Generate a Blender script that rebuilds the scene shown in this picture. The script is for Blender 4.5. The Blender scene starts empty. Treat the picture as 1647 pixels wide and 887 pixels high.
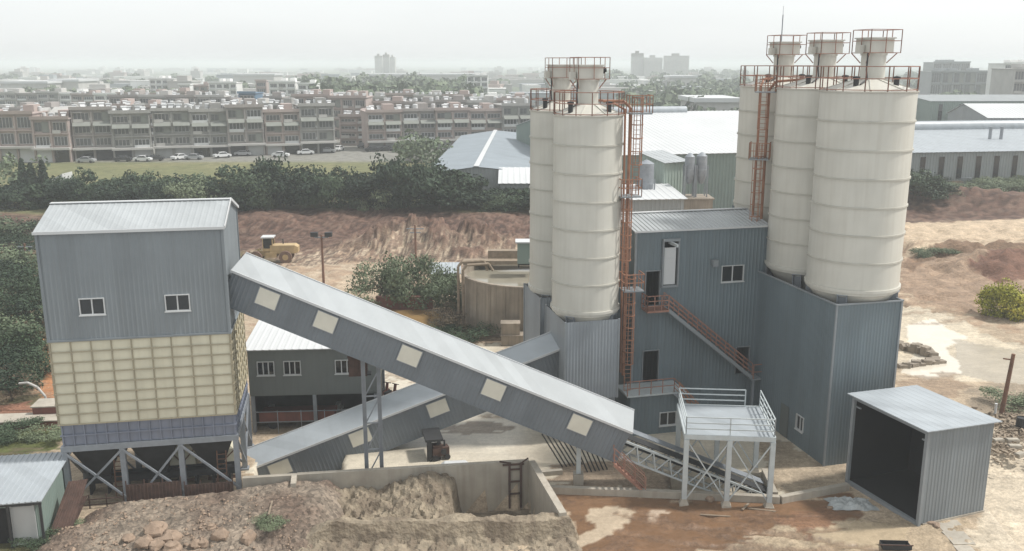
import bpy, math, random
import numpy as np
from mathutils import Vector, Matrix, noise
R = math.radians
rnd = random.Random(7)
C = bpy.context.scene.collection
sc = bpy.context.scene

# ------------------------------------------------------------------ camera
F_PX, PITCH, CAM_H = 1469.0, R(13.1), 25.0
cam_d = bpy.data.cameras.new('camera'); cam = bpy.data.objects.new('camera', cam_d); C.objects.link(cam)
cam.location = (0, 0, CAM_H); cam.rotation_euler = (R(90) - PITCH, 0, 0)
cam_d.sensor_width = 36.0; cam_d.sensor_fit = 'HORIZONTAL'; cam_d.lens = 36.0 * F_PX / 1647.0
cam_d.clip_start = 0.5; cam_d.clip_end = 30000
sc.camera = cam
_c, _s = math.cos(PITCH), math.sin(PITCH)
def ray(u, v):
    a = (u - 823.5) / F_PX; b = (443.5 - v) / F_PX
    return Vector((a, _c + b * _s, -_s + b * _c))
def g(u, v, z=0.0):            # the ground point seen at a photo pixel
    d = ray(u, v); t = (z - CAM_H) / d.z
    return Vector((d.x * t, d.y * t, z))
def at_y(u, v, y):             # the point seen at a photo pixel at a given distance
    d = ray(u, v); t = y / d.y
    return Vector((d.x * t, y, CAM_H + d.z * t))

# ------------------------------------------------------------------ materials
def nd(nt, t, **kw):
    n = nt.nodes.new(t)
    for k, v in kw.items():
        setattr(n, k, v)
    return n
def mat(name, base, rough=0.6, metal=0.0, var=0.12, scale=1.2, streak=0.0, dirt=None, dirt_amt=0.0, bump=0.0, bscale=8.0, spec=0.5, coat=0):
    m = bpy.data.materials.new(name); m.use_nodes = True
    nt = m.node_tree; p = nt.nodes['Principled BSDF']
    p.inputs['Roughness'].default_value = rough; p.inputs['Metallic'].default_value = metal
    p.inputs['Specular IOR Level'].default_value = spec
    tc = nd(nt, 'ShaderNodeTexCoord')
    n1 = nd(nt, 'ShaderNodeTexNoise'); n1.inputs['Scale'].default_value = scale; n1.inputs['Detail'].default_value = 6
    nt.links.new(tc.outputs['Object'], n1.inputs['Vector'])
    rmp = nd(nt, 'ShaderNodeMapRange'); rmp.inputs[1].default_value = 0.3; rmp.inputs[2].default_value = 0.7
    rmp.inputs[3].default_value = 1 - var; rmp.inputs[4].default_value = 1 + var
    nt.links.new(n1.outputs['Fac'], rmp.inputs[0])
    mul = nd(nt, 'ShaderNodeMix', data_type='RGBA', blend_type='MULTIPLY'); mul.inputs[0].default_value = 1
    mul.inputs[6].default_value = (*base, 1)
    nt.links.new(rmp.outputs[0], mul.inputs[7])
    out = mul.outputs[2]
    if streak or dirt_amt:
        mp = nd(nt, 'ShaderNodeMapping'); mp.inputs['Scale'].default_value = (2.2, 2.2, 0.13)
        nt.links.new(tc.outputs['Object'], mp.inputs[0])
        n2 = nd(nt, 'ShaderNodeTexNoise'); n2.inputs['Scale'].default_value = 1.6; n2.inputs['Detail'].default_value = 5
        nt.links.new(mp.outputs[0], n2.inputs['Vector'])
        r2 = nd(nt, 'ShaderNodeMapRange'); r2.inputs[1].default_value = 0.45; r2.inputs[2].default_value = 0.75
        r2.inputs[3].default_value = 0; r2.inputs[4].default_value = streak + dirt_amt
        nt.links.new(n2.outputs['Fac'], r2.inputs[0])
        mx = nd(nt, 'ShaderNodeMix', data_type='RGBA')
        nt.links.new(r2.outputs[0], mx.inputs[0]); nt.links.new(out, mx.inputs[6])
        mx.inputs[7].default_value = (*(dirt or tuple(c * 0.5 for c in base)), 1)
        out = mx.outputs[2]
    if name.endswith('cladding') or name.endswith('roof_sheet'):
        sx = nd(nt, 'ShaderNodeSeparateXYZ'); nt.links.new(tc.outputs['Object'], sx.inputs[0])
        ad = nd(nt, 'ShaderNodeMath', operation='ADD'); nt.links.new(sx.outputs[0], ad.inputs[0]); nt.links.new(sx.outputs[1], ad.inputs[1])
        dv = nd(nt, 'ShaderNodeMath', operation='DIVIDE'); nt.links.new(ad.outputs[0], dv.inputs[0]); dv.inputs[1].default_value = 0.93
        fl = nd(nt, 'ShaderNodeMath', operation='FLOOR'); nt.links.new(dv.outputs[0], fl.inputs[0])
        wn = nd(nt, 'ShaderNodeTexWhiteNoise', noise_dimensions='1D'); nt.links.new(fl.outputs[0], wn.inputs['W'])
        mr = nd(nt, 'ShaderNodeMapRange'); mr.inputs[3].default_value = 0.94; mr.inputs[4].default_value = 1.06; nt.links.new(wn.outputs['Value'], mr.inputs[0])
        mm = nd(nt, 'ShaderNodeMix', data_type='RGBA', blend_type='MULTIPLY'); mm.inputs[0].default_value = 1
        nt.links.new(out, mm.inputs[6]); nt.links.new(mr.outputs[0], mm.inputs[7]); out = mm.outputs[2]
    nt.links.new(out, p.inputs['Base Color'])
    if bump:
        n3 = nd(nt, 'ShaderNodeTexNoise'); n3.inputs['Scale'].default_value = bscale; n3.inputs['Detail'].default_value = 8
        nt.links.new(tc.outputs['Object'], n3.inputs['Vector'])
        bp = nd(nt, 'ShaderNodeBump'); bp.inputs['Strength'].default_value = 1; bp.inputs['Distance'].default_value = bump
        nt.links.new(n3.outputs['Fac'], bp.inputs['Height']); nt.links.new(bp.outputs[0], p.inputs['Normal'])
    return m
def leafmat(name, a, b, scale=0.5):
    m = bpy.data.materials.new(name); m.use_nodes = True
    nt = m.node_tree; p = nt.nodes['Principled BSDF']; p.inputs['Roughness'].default_value = 0.65
    p.inputs['Specular IOR Level'].default_value = 0.25
    tc = nd(nt, 'ShaderNodeTexCoord'); n1 = nd(nt, 'ShaderNodeTexNoise'); n1.inputs['Scale'].default_value = scale; n1.inputs['Detail'].default_value = 4
    nt.links.new(tc.outputs['Object'], n1.inputs['Vector'])
    oi = nd(nt, 'ShaderNodeObjectInfo')
    ad = nd(nt, 'ShaderNodeMath', operation='MULTIPLY_ADD'); ad.inputs[1].default_value = 0.6; ad.inputs[2].default_value = -0.28
    nt.links.new(oi.outputs['Random'], ad.inputs[0])
    a2 = nd(nt, 'ShaderNodeMath', operation='ADD'); nt.links.new(ad.outputs[0], a2.inputs[0]); nt.links.new(n1.outputs['Fac'], a2.inputs[1])
    cr = nd(nt, 'ShaderNodeValToRGB'); cr.color_ramp.elements[0].position = 0.3; cr.color_ramp.elements[1].position = 0.75
    cr.color_ramp.elements[0].color = (*a, 1); cr.color_ramp.elements[1].color = (*b, 1)
    nt.links.new(a2.outputs[0], cr.inputs[0]); nt.links.new(cr.outputs[0], p.inputs['Base Color'])
    return m
M = dict(
    clad=mat('grey_cladding', (0.185, 0.208, 0.224), 0.5, 0, 0.08, 0.35, 0.22, (0.125, 0.13, 0.125)),
    cladteal=mat('blue_grey_cladding', (0.130, 0.166, 0.186), 0.5, 0, 0.10, 0.3, 0.28, (0.10, 0.11, 0.11)),
    cladlite=mat('pale_grey_cladding', (0.25, 0.275, 0.30), 0.45, 0, 0.08, 0.6, 0.15, (0.2, 0.2, 0.2)),
    gallery=mat('gallery_cladding', (0.138, 0.158, 0.178), 0.5, 0, 0.08, 0.7, 0.1, (0.13, 0.13, 0.125)),
    trim=mat('pale_grey_trim', (0.22, 0.24, 0.255), 0.5, 0, 0.06),
    roof=mat('pale_roof_sheet', (0.34, 0.36, 0.37), 0.42, 0, 0.07, 0.5, 0.12, (0.34, 0.34, 0.33)),
    roofb=mat('blue_grey_roof_sheet', (0.325, 0.355, 0.38), 0.45, 0, 0.08, 0.6, 0.15, (0.28, 0.29, 0.28)),
    roofd=mat('slate_blue_roof_sheet', (0.24, 0.275, 0.305), 0.5, 0, 0.08, 0.3, 0.15, (0.2, 0.21, 0.21)),
    white=mat('white_sheet', (0.52, 0.53, 0.535), 0.5, 0, 0.06, 0.1),
    cream=mat('cream_panel', (0.60, 0.57, 0.445), 0.55, 0, 0.08, 0.8, 0.22, (0.42, 0.36, 0.25)),
    creamrib=mat('cream_rib', (0.31, 0.275, 0.195), 0.6, 0, 0.1),
    band=mat('blue_grey_bin_steel', (0.185, 0.205, 0.26), 0.5, 0, 0.1, 1.0, 0.15, (0.2, 0.19, 0.17)),
    steel=mat('grey_steel', (0.23, 0.25, 0.275), 0.5, 0.1, 0.12, 2.0, 0.1),
    steelw=mat('pale_steel', (0.44, 0.48, 0.49), 0.5, 0, 0.08, 2.0, 0.15, (0.33, 0.3, 0.26)),
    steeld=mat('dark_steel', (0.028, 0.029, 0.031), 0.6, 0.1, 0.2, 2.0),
    silo=mat('silo_cream', (0.525, 0.512, 0.460), 0.42, 0, 0.07, 0.35, 0.30, (0.39, 0.365, 0.31)),
    siloring=mat('silo_ring', (0.42, 0.405, 0.355), 0.5, 0, 0.1),
    orange=mat('orange_paint', (0.31, 0.15, 0.09), 0.55, 0, 0.2, 2.0, 0.2, (0.2, 0.08, 0.05)),
    redrail=mat('faded_red_paint', (0.29, 0.15, 0.11), 0.6, 0, 0.2, 2.0),
    rust=mat('rusty_sheet', (0.072, 0.040, 0.030), 0.85, 0, 0.35, 2.5, 0.3, (0.05, 0.03, 0.025), bump=0.02),
    rustpole=mat('brown_pole', (0.16, 0.085, 0.055), 0.85, 0, 0.25, 2.0),
    panel=mat('translucent_panel', (0.60, 0.58, 0.50), 0.45, 0, 0.06, 1.5),
    frame=mat('white_frame', (0.52, 0.53, 0.53), 0.4, 0, 0.05),
    glass=mat('dark_glass', (0.012, 0.015, 0.018), 0.06, 0, 0.2, 1.0, spec=0.6),
    townglass=mat('pale_town_glass', (0.085, 0.088, 0.09), 0.25, 0, 0.3, 0.3),  # lighter than the plant's glass, keeps the town paler
    dark=mat('interior_shade', (0.005, 0.005, 0.006), 0.8, 0, 0.3, 0.8),  # near-black colour standing in for the shade inside open sheds
    conc=mat('concrete', (0.37, 0.335, 0.28), 0.85, 0, 0.16, 0.7, 0.35, (0.20, 0.16, 0.12), bump=0.015),
    conctank=mat('stained_concrete', (0.26, 0.22, 0.175), 0.9, 0, 0.2, 0.6, 0.55, (0.12, 0.10, 0.08), bump=0.02),
    sand=mat('damp_sand', (0.235, 0.19, 0.132), 0.95, 0, 0.32, 1.1, 0, bump=0.12, bscale=3.0),
    boulder=mat('tan_boulder', (0.28, 0.205, 0.15), 0.9, 0, 0.2, 1.5, bump=0.03),
    timber=mat('grey_timber', (0.24, 0.19, 0.14), 0.9, 0, 0.2, 3.0),
    tarp=mat('pale_tarp', (0.33, 0.35, 0.35), 0.6, 0, 0.3, 1.5),
    black=mat('black_rubber', (0.015, 0.015, 0.016), 0.7, 0, 0.2),
    loader=mat('dusty_yellow', (0.40, 0.29, 0.15), 0.6, 0, 0.2, 1.2),
    mudtyre=mat('muddy_tyre', (0.16, 0.10, 0.07), 0.9, 0, 0.2),
    bark=mat('bark', (0.09, 0.07, 0.05), 0.9, 0, 0.2),
    greenwall=mat('pale_green_sheet', (0.19, 0.245, 0.22), 0.55, 0, 0.08, 0.3, 0.15),
    annexwall=mat('light_green_sheet', (0.30, 0.37, 0.33), 0.55, 0, 0.08, 0.3, 0.15),
    greywall=mat('grey_sheet', (0.26, 0.28, 0.285), 0.55, 0, 0.08, 0.3, 0.15),
    shedwall=mat('dark_grey_sheet', (0.13, 0.145, 0.14), 0.55, 0, 0.08, 0.5, 0.1),
    town=mat('brownish_render', (0.31, 0.283, 0.268), 0.85, 0, 0.15, 0.15, 0.25, (0.15, 0.14, 0.13)),
    town2=mat('pinkish_render', (0.37, 0.305, 0.28), 0.85, 0, 0.12, 0.15, 0.2, (0.22, 0.17, 0.15)),
    towng=mat('grey_render', (0.30, 0.295, 0.28), 0.85, 0, 0.15, 0.2, 0.3, (0.2, 0.19, 0.18)),
    townw=mat('white_render', (0.72, 0.72, 0.70), 0.85, 0, 0.08, 0.1, 0.15),
    townb=mat('blue_sheet', (0.09, 0.16, 0.24), 0.6, 0, 0.1),
    tile=mat('grey_green_tile', (0.19, 0.20, 0.18), 0.8, 0, 0.15, 0.4),
    pale=mat('pale_band', (0.42, 0.41, 0.39), 0.8, 0, 0.1, 0.3),
    shutter=mat('shutter_grey', (0.38, 0.39, 0.39), 0.6, 0, 0.15, 0.3),
    redtin=mat('red_tin', (0.17, 0.06, 0.045), 0.7, 0, 0.25, 0.8, 0.3, (0.05, 0.035, 0.03)),
    water=mat('brown_water', (0.25, 0.16, 0.07), 0.12, 0, 0.1, 0.5, spec=0.4),
    tankwater=mat('silty_water', (0.25, 0.23, 0.18), 0.1, 0, 0.1, 0.5),
    carw=mat('white_car_paint', (0.65, 0.66, 0.66), 0.3, 0, 0.03),
    card=mat('dark_car_paint', (0.03, 0.032, 0.036), 0.3, 0, 0.1),
    cars=mat('silver_car_paint', (0.33, 0.34, 0.35), 0.3, 0, 0.05),
    leaf1=leafmat('dark_leaf', (0.014, 0.029, 0.016), (0.052, 0.082, 0.042)),
    leaf2=leafmat('bush_leaf', (0.050, 0.078, 0.042), (0.155, 0.188, 0.110)),
    leaf3=leafmat('yellow_leaf', (0.26, 0.26, 0.03), (0.50, 0.46, 0.08), 1.2),
    leaf4=leafmat('dry_leaf', (0.075, 0.06, 0.04), (0.17, 0.13, 0.085), 1.0),
)

# ------------------------------------------------------------------ mesh builder
class MB:
    def __init__(s, Mx=None):
        s.v = []; s.f = []; s.M = Mx or Matrix()
        s.flip = False
    def add(s, vs, fs):
        n = len(s.v); s.v += [tuple(s.M @ Vector(p)) for p in vs]; s.f += [tuple(i + n for i in f) for f in fs]
    def box(s, x0, x1, y0, y1, z0, z1):
        s.add([(x0,y0,z0),(x1,y0,z0),(x1,y1,z0),(x0,y1,z0),(x0,y0,z1),(x1,y0,z1),(x1,y1,z1),(x0,y1,z1)],
              [(0,3,2,1),(4,5,6,7),(0,1,5,4),(1,2,6,5),(2,3,7,6),(3,0,4,7)])
    def bar(s, p, q, w=0.1, h=None, up=(0,0,1)):
        h = h or w; p = Vector(p); q = Vector(q); d = (q - p)
        if d.length < 1e-6: return
        d.normalize(); u = Vector(up)
        if abs(d.dot(u)) > 0.99: u = Vector((0,1,0))
        a = d.cross(u).normalized() * (w / 2); b = a.cross(d).normalized() * (h / 2)
        vs = [p-a-b, p+a-b, p+a+b, p-a+b, q-a-b, q+a-b, q+a+b, q-a+b]
        s.add(vs, [(0,1,2,3),(7,6,5,4),(4,5,1,0),(5,6,2,1),(6,7,3,2),(7,4,0,3)])
    def tube(s, p, q, r, n=8, r2=None):
        p = Vector(p); q = Vector(q); d = (q - p).normalized(); r2 = r if r2 is None else r2
        u = Vector((0,0,1)) if abs(d.z) < 0.95 else Vector((1,0,0))
        a = d.cross(u).normalized(); b = d.cross(a)
        vs = []
        for k in range(n):
            t = 2 * math.pi * k / n; o = a * math.cos(t) + b * math.sin(t)
            vs += [p + o * r, q + o * r2]
        fs = [(2*k, 2*((k+1) % n), 2*((k+1) % n)+1, 2*k+1) for k in range(n)]
        fs += [tuple(2*k for k in reversed(range(n))), tuple(2*k+1 for k in range(n))]
        s.add(vs, fs)
    def path(s, pts, r, n=7):
        for a, b in zip(pts, pts[1:]): s.tube(a, b, r, n)
    def lathe(s, prof, n=64, c=(0,0), cap0=False, cap1=False):
        vs = []; m = len(prof)
        for k in range(n):
            t = 2 * math.pi * k / n; ct, st = math.cos(t), math.sin(t)
            for (r, z) in prof: vs.append((c[0] + r*ct, c[1] + r*st, z))
        fs = []
        for k in range(n):
            k2 = (k+1) % n
            for j in range(m-1): fs.append((k*m+j, k2*m+j, k2*m+j+1, k*m+j+1))
        if cap0: fs.append(tuple(k*m for k in reversed(range(n))))
        if cap1: fs.append(tuple(k*m+m-1 for k in range(n)))
        s.add(vs, fs)
    def corr(s, p0, p1, z0, z1, openings=(), pitch=0.25, depth=0.016, ztop=None):
        """corrugated wall from p0 to p1 (xy), outward to the right of p0->p1; ztop(u) gives a sloping head"""
        p0 = Vector((*p0, 0)); p1 = Vector((*p1, 0)); d = p1 - p0; Lw = d.length; d.normalize(); n = Vector((d.y, -d.x, 0))
        us = []; k = 0
        while k * pitch < Lw:
            b = k * pitch
            for f, o in ((0,0),(0.5,0),(0.62,1),(0.88,1)):
                if b + f*pitch < Lw: us.append((b + f*pitch, o * depth))
            k += 1
        us.append((Lw, 0))
        def off(u):
            for (a, oa), (b, ob) in zip(us, us[1:]):
                if a <= u <= b: return oa + (ob - oa) * (u - a) / max(b - a, 1e-9)
            return 0
        ex = [(u, off(u)) for op in openings for u in op[:2]]
        us = sorted(set(us + ex))
        zt = ztop or (lambda u: z1)
        for (a, oa), (b, ob) in zip(us, us[1:]):
            if b - a < 1e-5: continue
            m_ = (a + b) / 2
            cuts = sorted((o[2], o[3]) for o in openings if o[0] <= m_ <= o[1])
            z = z0; segs = []
            for c0, c1 in cuts:
                if c0 > z: segs.append((z, c0, c0))
                z = c1
            segs.append((z, zt(a), zt(b)))
            A = p0 + d*a + n*oa; B = p0 + d*b + n*ob
            for lo, ha, hb in segs:
                s.add([(A.x,A.y,lo),(B.x,B.y,lo),(B.x,B.y,hb),(A.x,A.y,ha)], [(0,1,2,3)])
    def sheet(s, a, b, c, d, pitch=0.3, depth=0.04, thick=0.05):
        """corrugated roof sheet: a->b along the eave, d->c along the ridge, ribs run a->d"""
        a, b, c, d = map(Vector, (a, b, c, d)); n = (b - a).cross(d - a).normalized(); Lw = (b - a).length
        ts = []; k = 0
        while k * pitch < Lw:
            for f, o in ((0,0),(0.55,0),(0.66,1),(0.86,1)):
                if k*pitch + f*pitch < Lw: ts.append(((k + f)*pitch / Lw, o*depth))
            k += 1
        ts.append((1, 0))
        vs = []
        for t, o in ts:
            p = a.lerp(b, t); q = d.lerp(c, t)
            vs += [p + n*o, q + n*o, p - n*thick, q - n*thick]
        fs = []
        for i in range(len(ts) - 1):
            j = 4*i
            fs += [(j, j+4, j+5, j+1), (j+2, j+3, j+7, j+6), (j, j+2, j+6, j+4), (j+1, j+5, j+7, j+3)]
        fs += [(0,1,3,2), (4*len(ts)-4, 4*len(ts)-2, 4*len(ts)-1, 4*len(ts)-3)]
        s.add(vs, fs)
    def railing(s, pts, h=1.1, rails=(0.55, 1.1), step=1.3, r=0.025, closed=False):
        pts = [Vector(p) for p in pts]
        if closed: pts = pts + [pts[0]]
        for a, b in zip(pts, pts[1:]):
            n = max(1, round((b - a).length / step))
            for k in range(n + 1):
                q = a.lerp(b, k / n); s.bar(q, q + Vector((0,0,h)), 2*r)
            for hh in rails:
                s.bar(a + Vector((0,0,hh)), b + Vector((0,0,hh)), 2*r)
    def mesh(s, name, m, smooth=False):
        me = bpy.data.meshes.new(name); me.from_pydata(s.v, [], s.f)
        for mm in (m if isinstance(m, (list, tuple)) else [m]): me.materials.append(mm)
        if smooth:
            me.polygons.foreach_set('use_smooth', [True]*len(me.polygons)); me.set_sharp_from_angle(angle=R(35))
        me.update(); return me
    def build(s, name, m, parent=None, smooth=False):
        return link(name, s.mesh(name, m, smooth), parent)
def link(name, me, parent=None, loc=None, rz=0, scale=None):
    o = bpy.data.objects.new(name, me); C.objects.link(o)
    if parent: o.parent = parent
    if loc is not None: o.location = loc
    if rz: o.rotation_euler = (0, 0, rz)
    if scale is not None: o.scale = scale if hasattr(scale, '__len__') else (scale,)*3
    return o
def tag(o, label=None, cat=None, group=None, kind=None):
    if label: o['label'] = label
    if cat: o['category'] = cat
    if group: o['group'] = group
    if kind: o['kind'] = kind
    return o
def thing(name, label, cat, loc=(0,0,0), rz=0, group=None):
    o = bpy.data.objects.new(name, None); C.objects.link(o); o.empty_display_size = 0.5
    o.location = loc; o.rotation_euler = (0, 0, rz)
    return tag(o, label, cat, group)
def copy_tree(o, parent=None):
    c = o.copy(); C.objects.link(c); c.parent = parent
    for ch in KIDS(o): copy_tree(ch, c)
    return c
def KIDS(o): return [x for x in o.children]
def wallframe(p0, p1):   # matrix: x along the wall, -y outward, z up
    d = Vector((p1[0]-p0[0], p1[1]-p0[1], 0)).normalized()
    return Matrix(((d.x, -d.y, 0, p0[0]), (d.y, d.x, 0, p0[1]), (0,0,1,0), (0,0,0,1)))
def window(parent, W, u0, u1, z0, z1, n=2, fw=0.05, name='window', fm='frame', reveal=0.12):
    f = MB(W)
    f.box(u0-fw, u0, -0.09, reveal, z0-fw, z1+fw); f.box(u1, u1+fw, -0.09, reveal, z0-fw, z1+fw)
    f.box(u0, u1, -0.09, reveal, z0-fw, z0); f.box(u0, u1, -0.09, reveal, z1, z1+fw)
    f.box(u0-fw-0.05, u1+fw+0.05, -0.13, -0.092, z0-fw-0.05, z0-fw+0.01)
    for k in range(1, n):
        u = u0 + (u1-u0)*k/n; f.box(u-0.035, u+0.035, -0.03, 0.06, z0, z1)
    fo = f.build(name, M[fm], parent)
    p = MB(W); p.box(u0, u1, 0.04, 0.07, z0, z1); p.build('pane', M['glass'], fo)
    return fo
def doorway(parent, W, u0, u1, z0, z1, fm='trim', depth=0.9):
    f = MB(W)
    f.box(u0-0.06, u0, -0.075, 0.15, z0, z1+0.06); f.box(u1, u1+0.06, -0.075, 0.15, z0, z1+0.06); f.box(u0, u1, -0.075, 0.15, z1, z1+0.06)
    fo = f.build('doorway', M[fm], parent)
    p = MB(W)   # the door leaf, swung open inside
    p.box(u0+0.02, u0+0.07, 0.16, 0.16+(u1-u0)*0.9, z0+0.02, z1-0.02); p.build('door', M['steeld'], fo)
    return fo

# ------------------------------------------------------------------ terrain
def sm(a, b, x): 
    t = np.clip((x - a) / (b - a), 0, 1); return t*t*(3 - 2*t)
def fnoise(x, y, s, oct=4, seed=0.0, H=1.0):
    x = np.asarray(x, float); y = np.asarray(y, float)
    out = np.empty(x.shape); fx = x.ravel(); fy = y.ravel(); o = out.ravel()
    for i in range(fx.size):
        o[i] = noise.fractal((fx[i]*s + seed, fy[i]*s - seed*0.7, seed), H, 2.0, oct)
    return o.reshape(x.shape)
def inpoly(px, py, poly):
    r = np.zeros(px.shape, bool); n = len(poly)
    for i in range(n):
        x1, y1 = poly[i]; x2, y2 = poly[(i+1) % n]
        if y1 == y2: continue
        c = ((y1 > py) != (y2 > py)) & (px < (x2 - x1)*(py - y1)/(y2 - y1) + x1); r ^= c
    return r
def gp(*uv, z=0.0): return [tuple(g(u, v, z)[:2]) for u, v in uv]
PLATEAU = 2.0
TANK_C, TANK_R = (2.0, 88.0), 7.0
BUNK = [(-12.6, 49.75), (1.1, 51.6), (2.75, 44.9), (-12.0, 44.0)]
def steps(a, b, d0, d1):
    out = [a]
    n = 0
    while out[-1] < b:
        t = (out[-1]-a)/(b-a); out.append(out[-1] + d0 + (d1-d0)*t)
    return out[:-1]
ys = steps(30, 40, 1.5, 0.3) + steps(40, 76, 0.2, 0.34) + steps(76, 175, 0.45, 0.9) + steps(175, 400, 2.5, 8) + steps(400, 9000, 20, 500) + [9000]
xm = steps(-32, 40, 0.22, 0.22)
xr = steps(40, 130, 0.3, 1.5) + steps(130, 500, 3, 20) + steps(500, 6000, 40, 500) + [6000]
xl = [-v for v in (steps(32, 90, 0.3, 1.2) + steps(90, 500, 3, 20) + steps(500, 6000, 40, 500) + [6000])][::-1]
X, Yg = np.meshgrid(np.array(xl[:-1] + xm + xr), np.array(ys))
n_lo = fnoise(X, Yg, 0.08, 3, 1.3); n_mid = fnoise(X, Yg, 0.45, 4, 5.1); n_hi = fnoise(X, Yg, 1.6, 3, 9.7)
def bank_edge(x): return np.where(x < 12, 124 + 3*np.sin(x*0.11) + 7*np.exp(-((x+19)/9.0)**2), 150 + 2.0*np.sin(x*0.09))
def TRACK(x, y):
    dz = np.zeros_like(x); mk = np.zeros_like(x)
    for (cx, cy, r, x0, x1) in ((14.0, 60.5, 15.2, 5, 19), (14.0, 60.5, 17.0, 5, 19), (8.0, 20.0, 26.0, 8, 21), (8.0, 20.0, 24.2, 8, 21), (26.0, 70.0, 27.2, 6, 22), (26.0, 70.0, 29.0, 6, 20)):
        dx_, dy_ = x-cx, y-cy; d = np.abs(np.hypot(dx_, dy_) - r); an = np.arctan2(dy_, dx_)
        m_ = np.exp(-(d/0.26)**2) * sm(x0, x0+1.5, x) * (1-sm(x1-1.5, x1, x)) * (y < 48.6) * (y > 40)
        dz = dz - 0.07*m_*(0.7 + 0.3*np.sin(an*r*9)) + 0.04*np.exp(-((d-0.42)/0.14)**2)*(m_ > 0.02); mk = np.maximum(mk, m_)
    return dz, mk
def height(x, y, lo, mid, hi):
    be = bank_edge(x)
    h = PLATEAU * sm(be, be + 20, y)
    onbank = sm(be - 6, be + 2, y) * (1 - sm(be + 17, be + 22, y))
    h = h + onbank * (0.22*mid + 0.12*hi + 0.9*lo) + sm(be-30, be-4, y)*(1-onbank)*(1-sm(be+10, be+16, y))*(0.18*mid+0.12*hi)*(x<40)
    # spoil heaps at the bank foot behind the tank
    for (u, v, rx, ry, hh) in ((690, 402, 9, 5, 2.4), (780, 408, 9, 5, 2.6), (630, 398, 6, 4, 1.7), (420, 372, 9, 4, 1.2), (1610, 440, 7, 3, 1.3), (1540, 408, 20, 1.8, 1.5),
                           (1640, 428, 10, 4, 1.8), (1500, 330, 14, 3, 1.6), (1610, 335, 14, 3, 1.3)):
        c = g(u, v); h = h + hh * np.exp(-(((x-c.x)/rx)**2 + ((y-c.y)/ry)**2)) * (1 + 0.4*mid + 0.16*hi)
    quarry = sm(84, 96, y) * (1 - sm(be - 4, be + 4, y))
    h = h + quarry * (0.12*mid + 0.10*lo)
    near = 1 - sm(80, 90, y)
    # foreground mud
    mud = (1 - sm(49.2, 50.4, y + 0.09*(x-1)*(x > 1))) * sm(2.5, 4, x) * (1 - sm(26.5, 28, x))
    h = h + mud * (0.035*mid + 0.02*hi)
    h = h + mud*(0.05*hi) + TRACK(x, y)[0]
    rw = sm(28, 34, x) * sm(84, 94, y) * (1 - sm(140, 150, y)); h = h + rw*(0.45*mid + 0.2*hi - 0.35*np.abs(mid))*0.9
    # sunk sand bay
    ins = inpoly(x, y, BUNK)
    h = np.where(ins, -2.1, h)
    # belt pit
    pit = [(9.6, 50.0), (15.7, 49.7), (15.9, 52.9), (9.9, 53.0)]
    h = np.where(inpoly(x, y, pit), -1.4, h)
    # conveyor tail pit behind the bay wall
    h = np.where(inpoly(x, y, [(-15.6, 50.0), (-10.4, 50.75), (-11.3, 57.3), (-16.6, 55.9)]), -2.4, h)
    # lower road on the right
    low = sm(26.9, 27.5, x - 0.10*(y - 44)) * (1 - sm(52, 62, y))
    h = h - 0.9 * low + 0.02*mid*low
    # far roll
    h = h + sm(300, 900, y) * 2.0 * lo
    return h
Z = height(X, Yg, n_lo, n_mid, n_hi)
# -- surface colour by what the ground is made of (albedo) and how wet it is
col = np.empty(X.shape + (3,)); wet = np.zeros(X.shape)
def setc(mask, c, w=None, a=1.0):
    mk = np.clip(mask.astype(float) * a, 0, 1)
    for k in range(3): col[..., k] = col[..., k]*(1-mk) + c[k]*mk
    if w is not None: wet[...] = wet*(1-mk) + w*mk
dx = X + 0.9*n_mid + 0.35*n_hi; dy = Yg + 0.7*n_mid[::-1] + 0.35*n_hi
for k, v in enumerate((0.36, 0.285, 0.205)): col[..., k] = v
be = bank_edge(X)
setc(sm(100, 110, Yg + 8*n_lo), (0.375, 0.30, 0.22))
setc((np.abs(n_lo + 0.5*n_mid) < 0.16) & (Yg > 78) & (Yg < 130), (0.27, 0.18, 0.12), a=0.6)
setc(sm(be - 8, be - 1, Yg + 5*n_mid), (0.088, 0.048, 0.034))
setc((n_mid > 0.25) & (Yg > be - 8) & (Yg < be + 20), (0.135, 0.082, 0.06), a=0.8)
onb = (Yg > be - 14) & (Yg < be + 19)
setc(onb & (n_hi > 0.12), (0.15, 0.093, 0.068), a=0.7); setc(onb & (n_hi < -0.18), (0.050, 0.029, 0.022), a=0.75); setc(onb & (np.abs(n_hi + 0.4*n_mid) < 0.04), (0.19, 0.135, 0.10), a=0.5)
setc(sm(be + 17, be + 23, Yg + 2*n_mid), (0.135, 0.138, 0.062))
setc((Yg > be + 23) & (n_lo > 0.1), (0.175, 0.165, 0.08), a=0.7)
setc(sm(215, 222, Yg), (0.20, 0.195, 0.175)); setc(sm(300, 340, Yg), (0.085, 0.105, 0.06))
# left scrub slope
setc(sm(-30, -33, X + 2*n_mid) * (1 - sm(118, 124, Yg)), (0.10, 0.085, 0.045))
setc(inpoly(dx, dy, gp((60, 545), (105, 545), (110, 640), (70, 650))), (0.34, 0.16, 0.075))
setc(inpoly(dx, dy, gp((-40, 690), (110, 690), (110, 722), (-40, 730))), (0.085, 0.095, 0.03))
setc(inpoly(dx, dy, gp((-40, 820), (110, 800), (120, 900), (-60, 900))), (0.085, 0.08, 0.035))
setc(inpoly(dx, dy, gp((-40, 650), (110, 650), (110, 690), (-40, 690))), (0.22, 0.11, 0.07))
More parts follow.
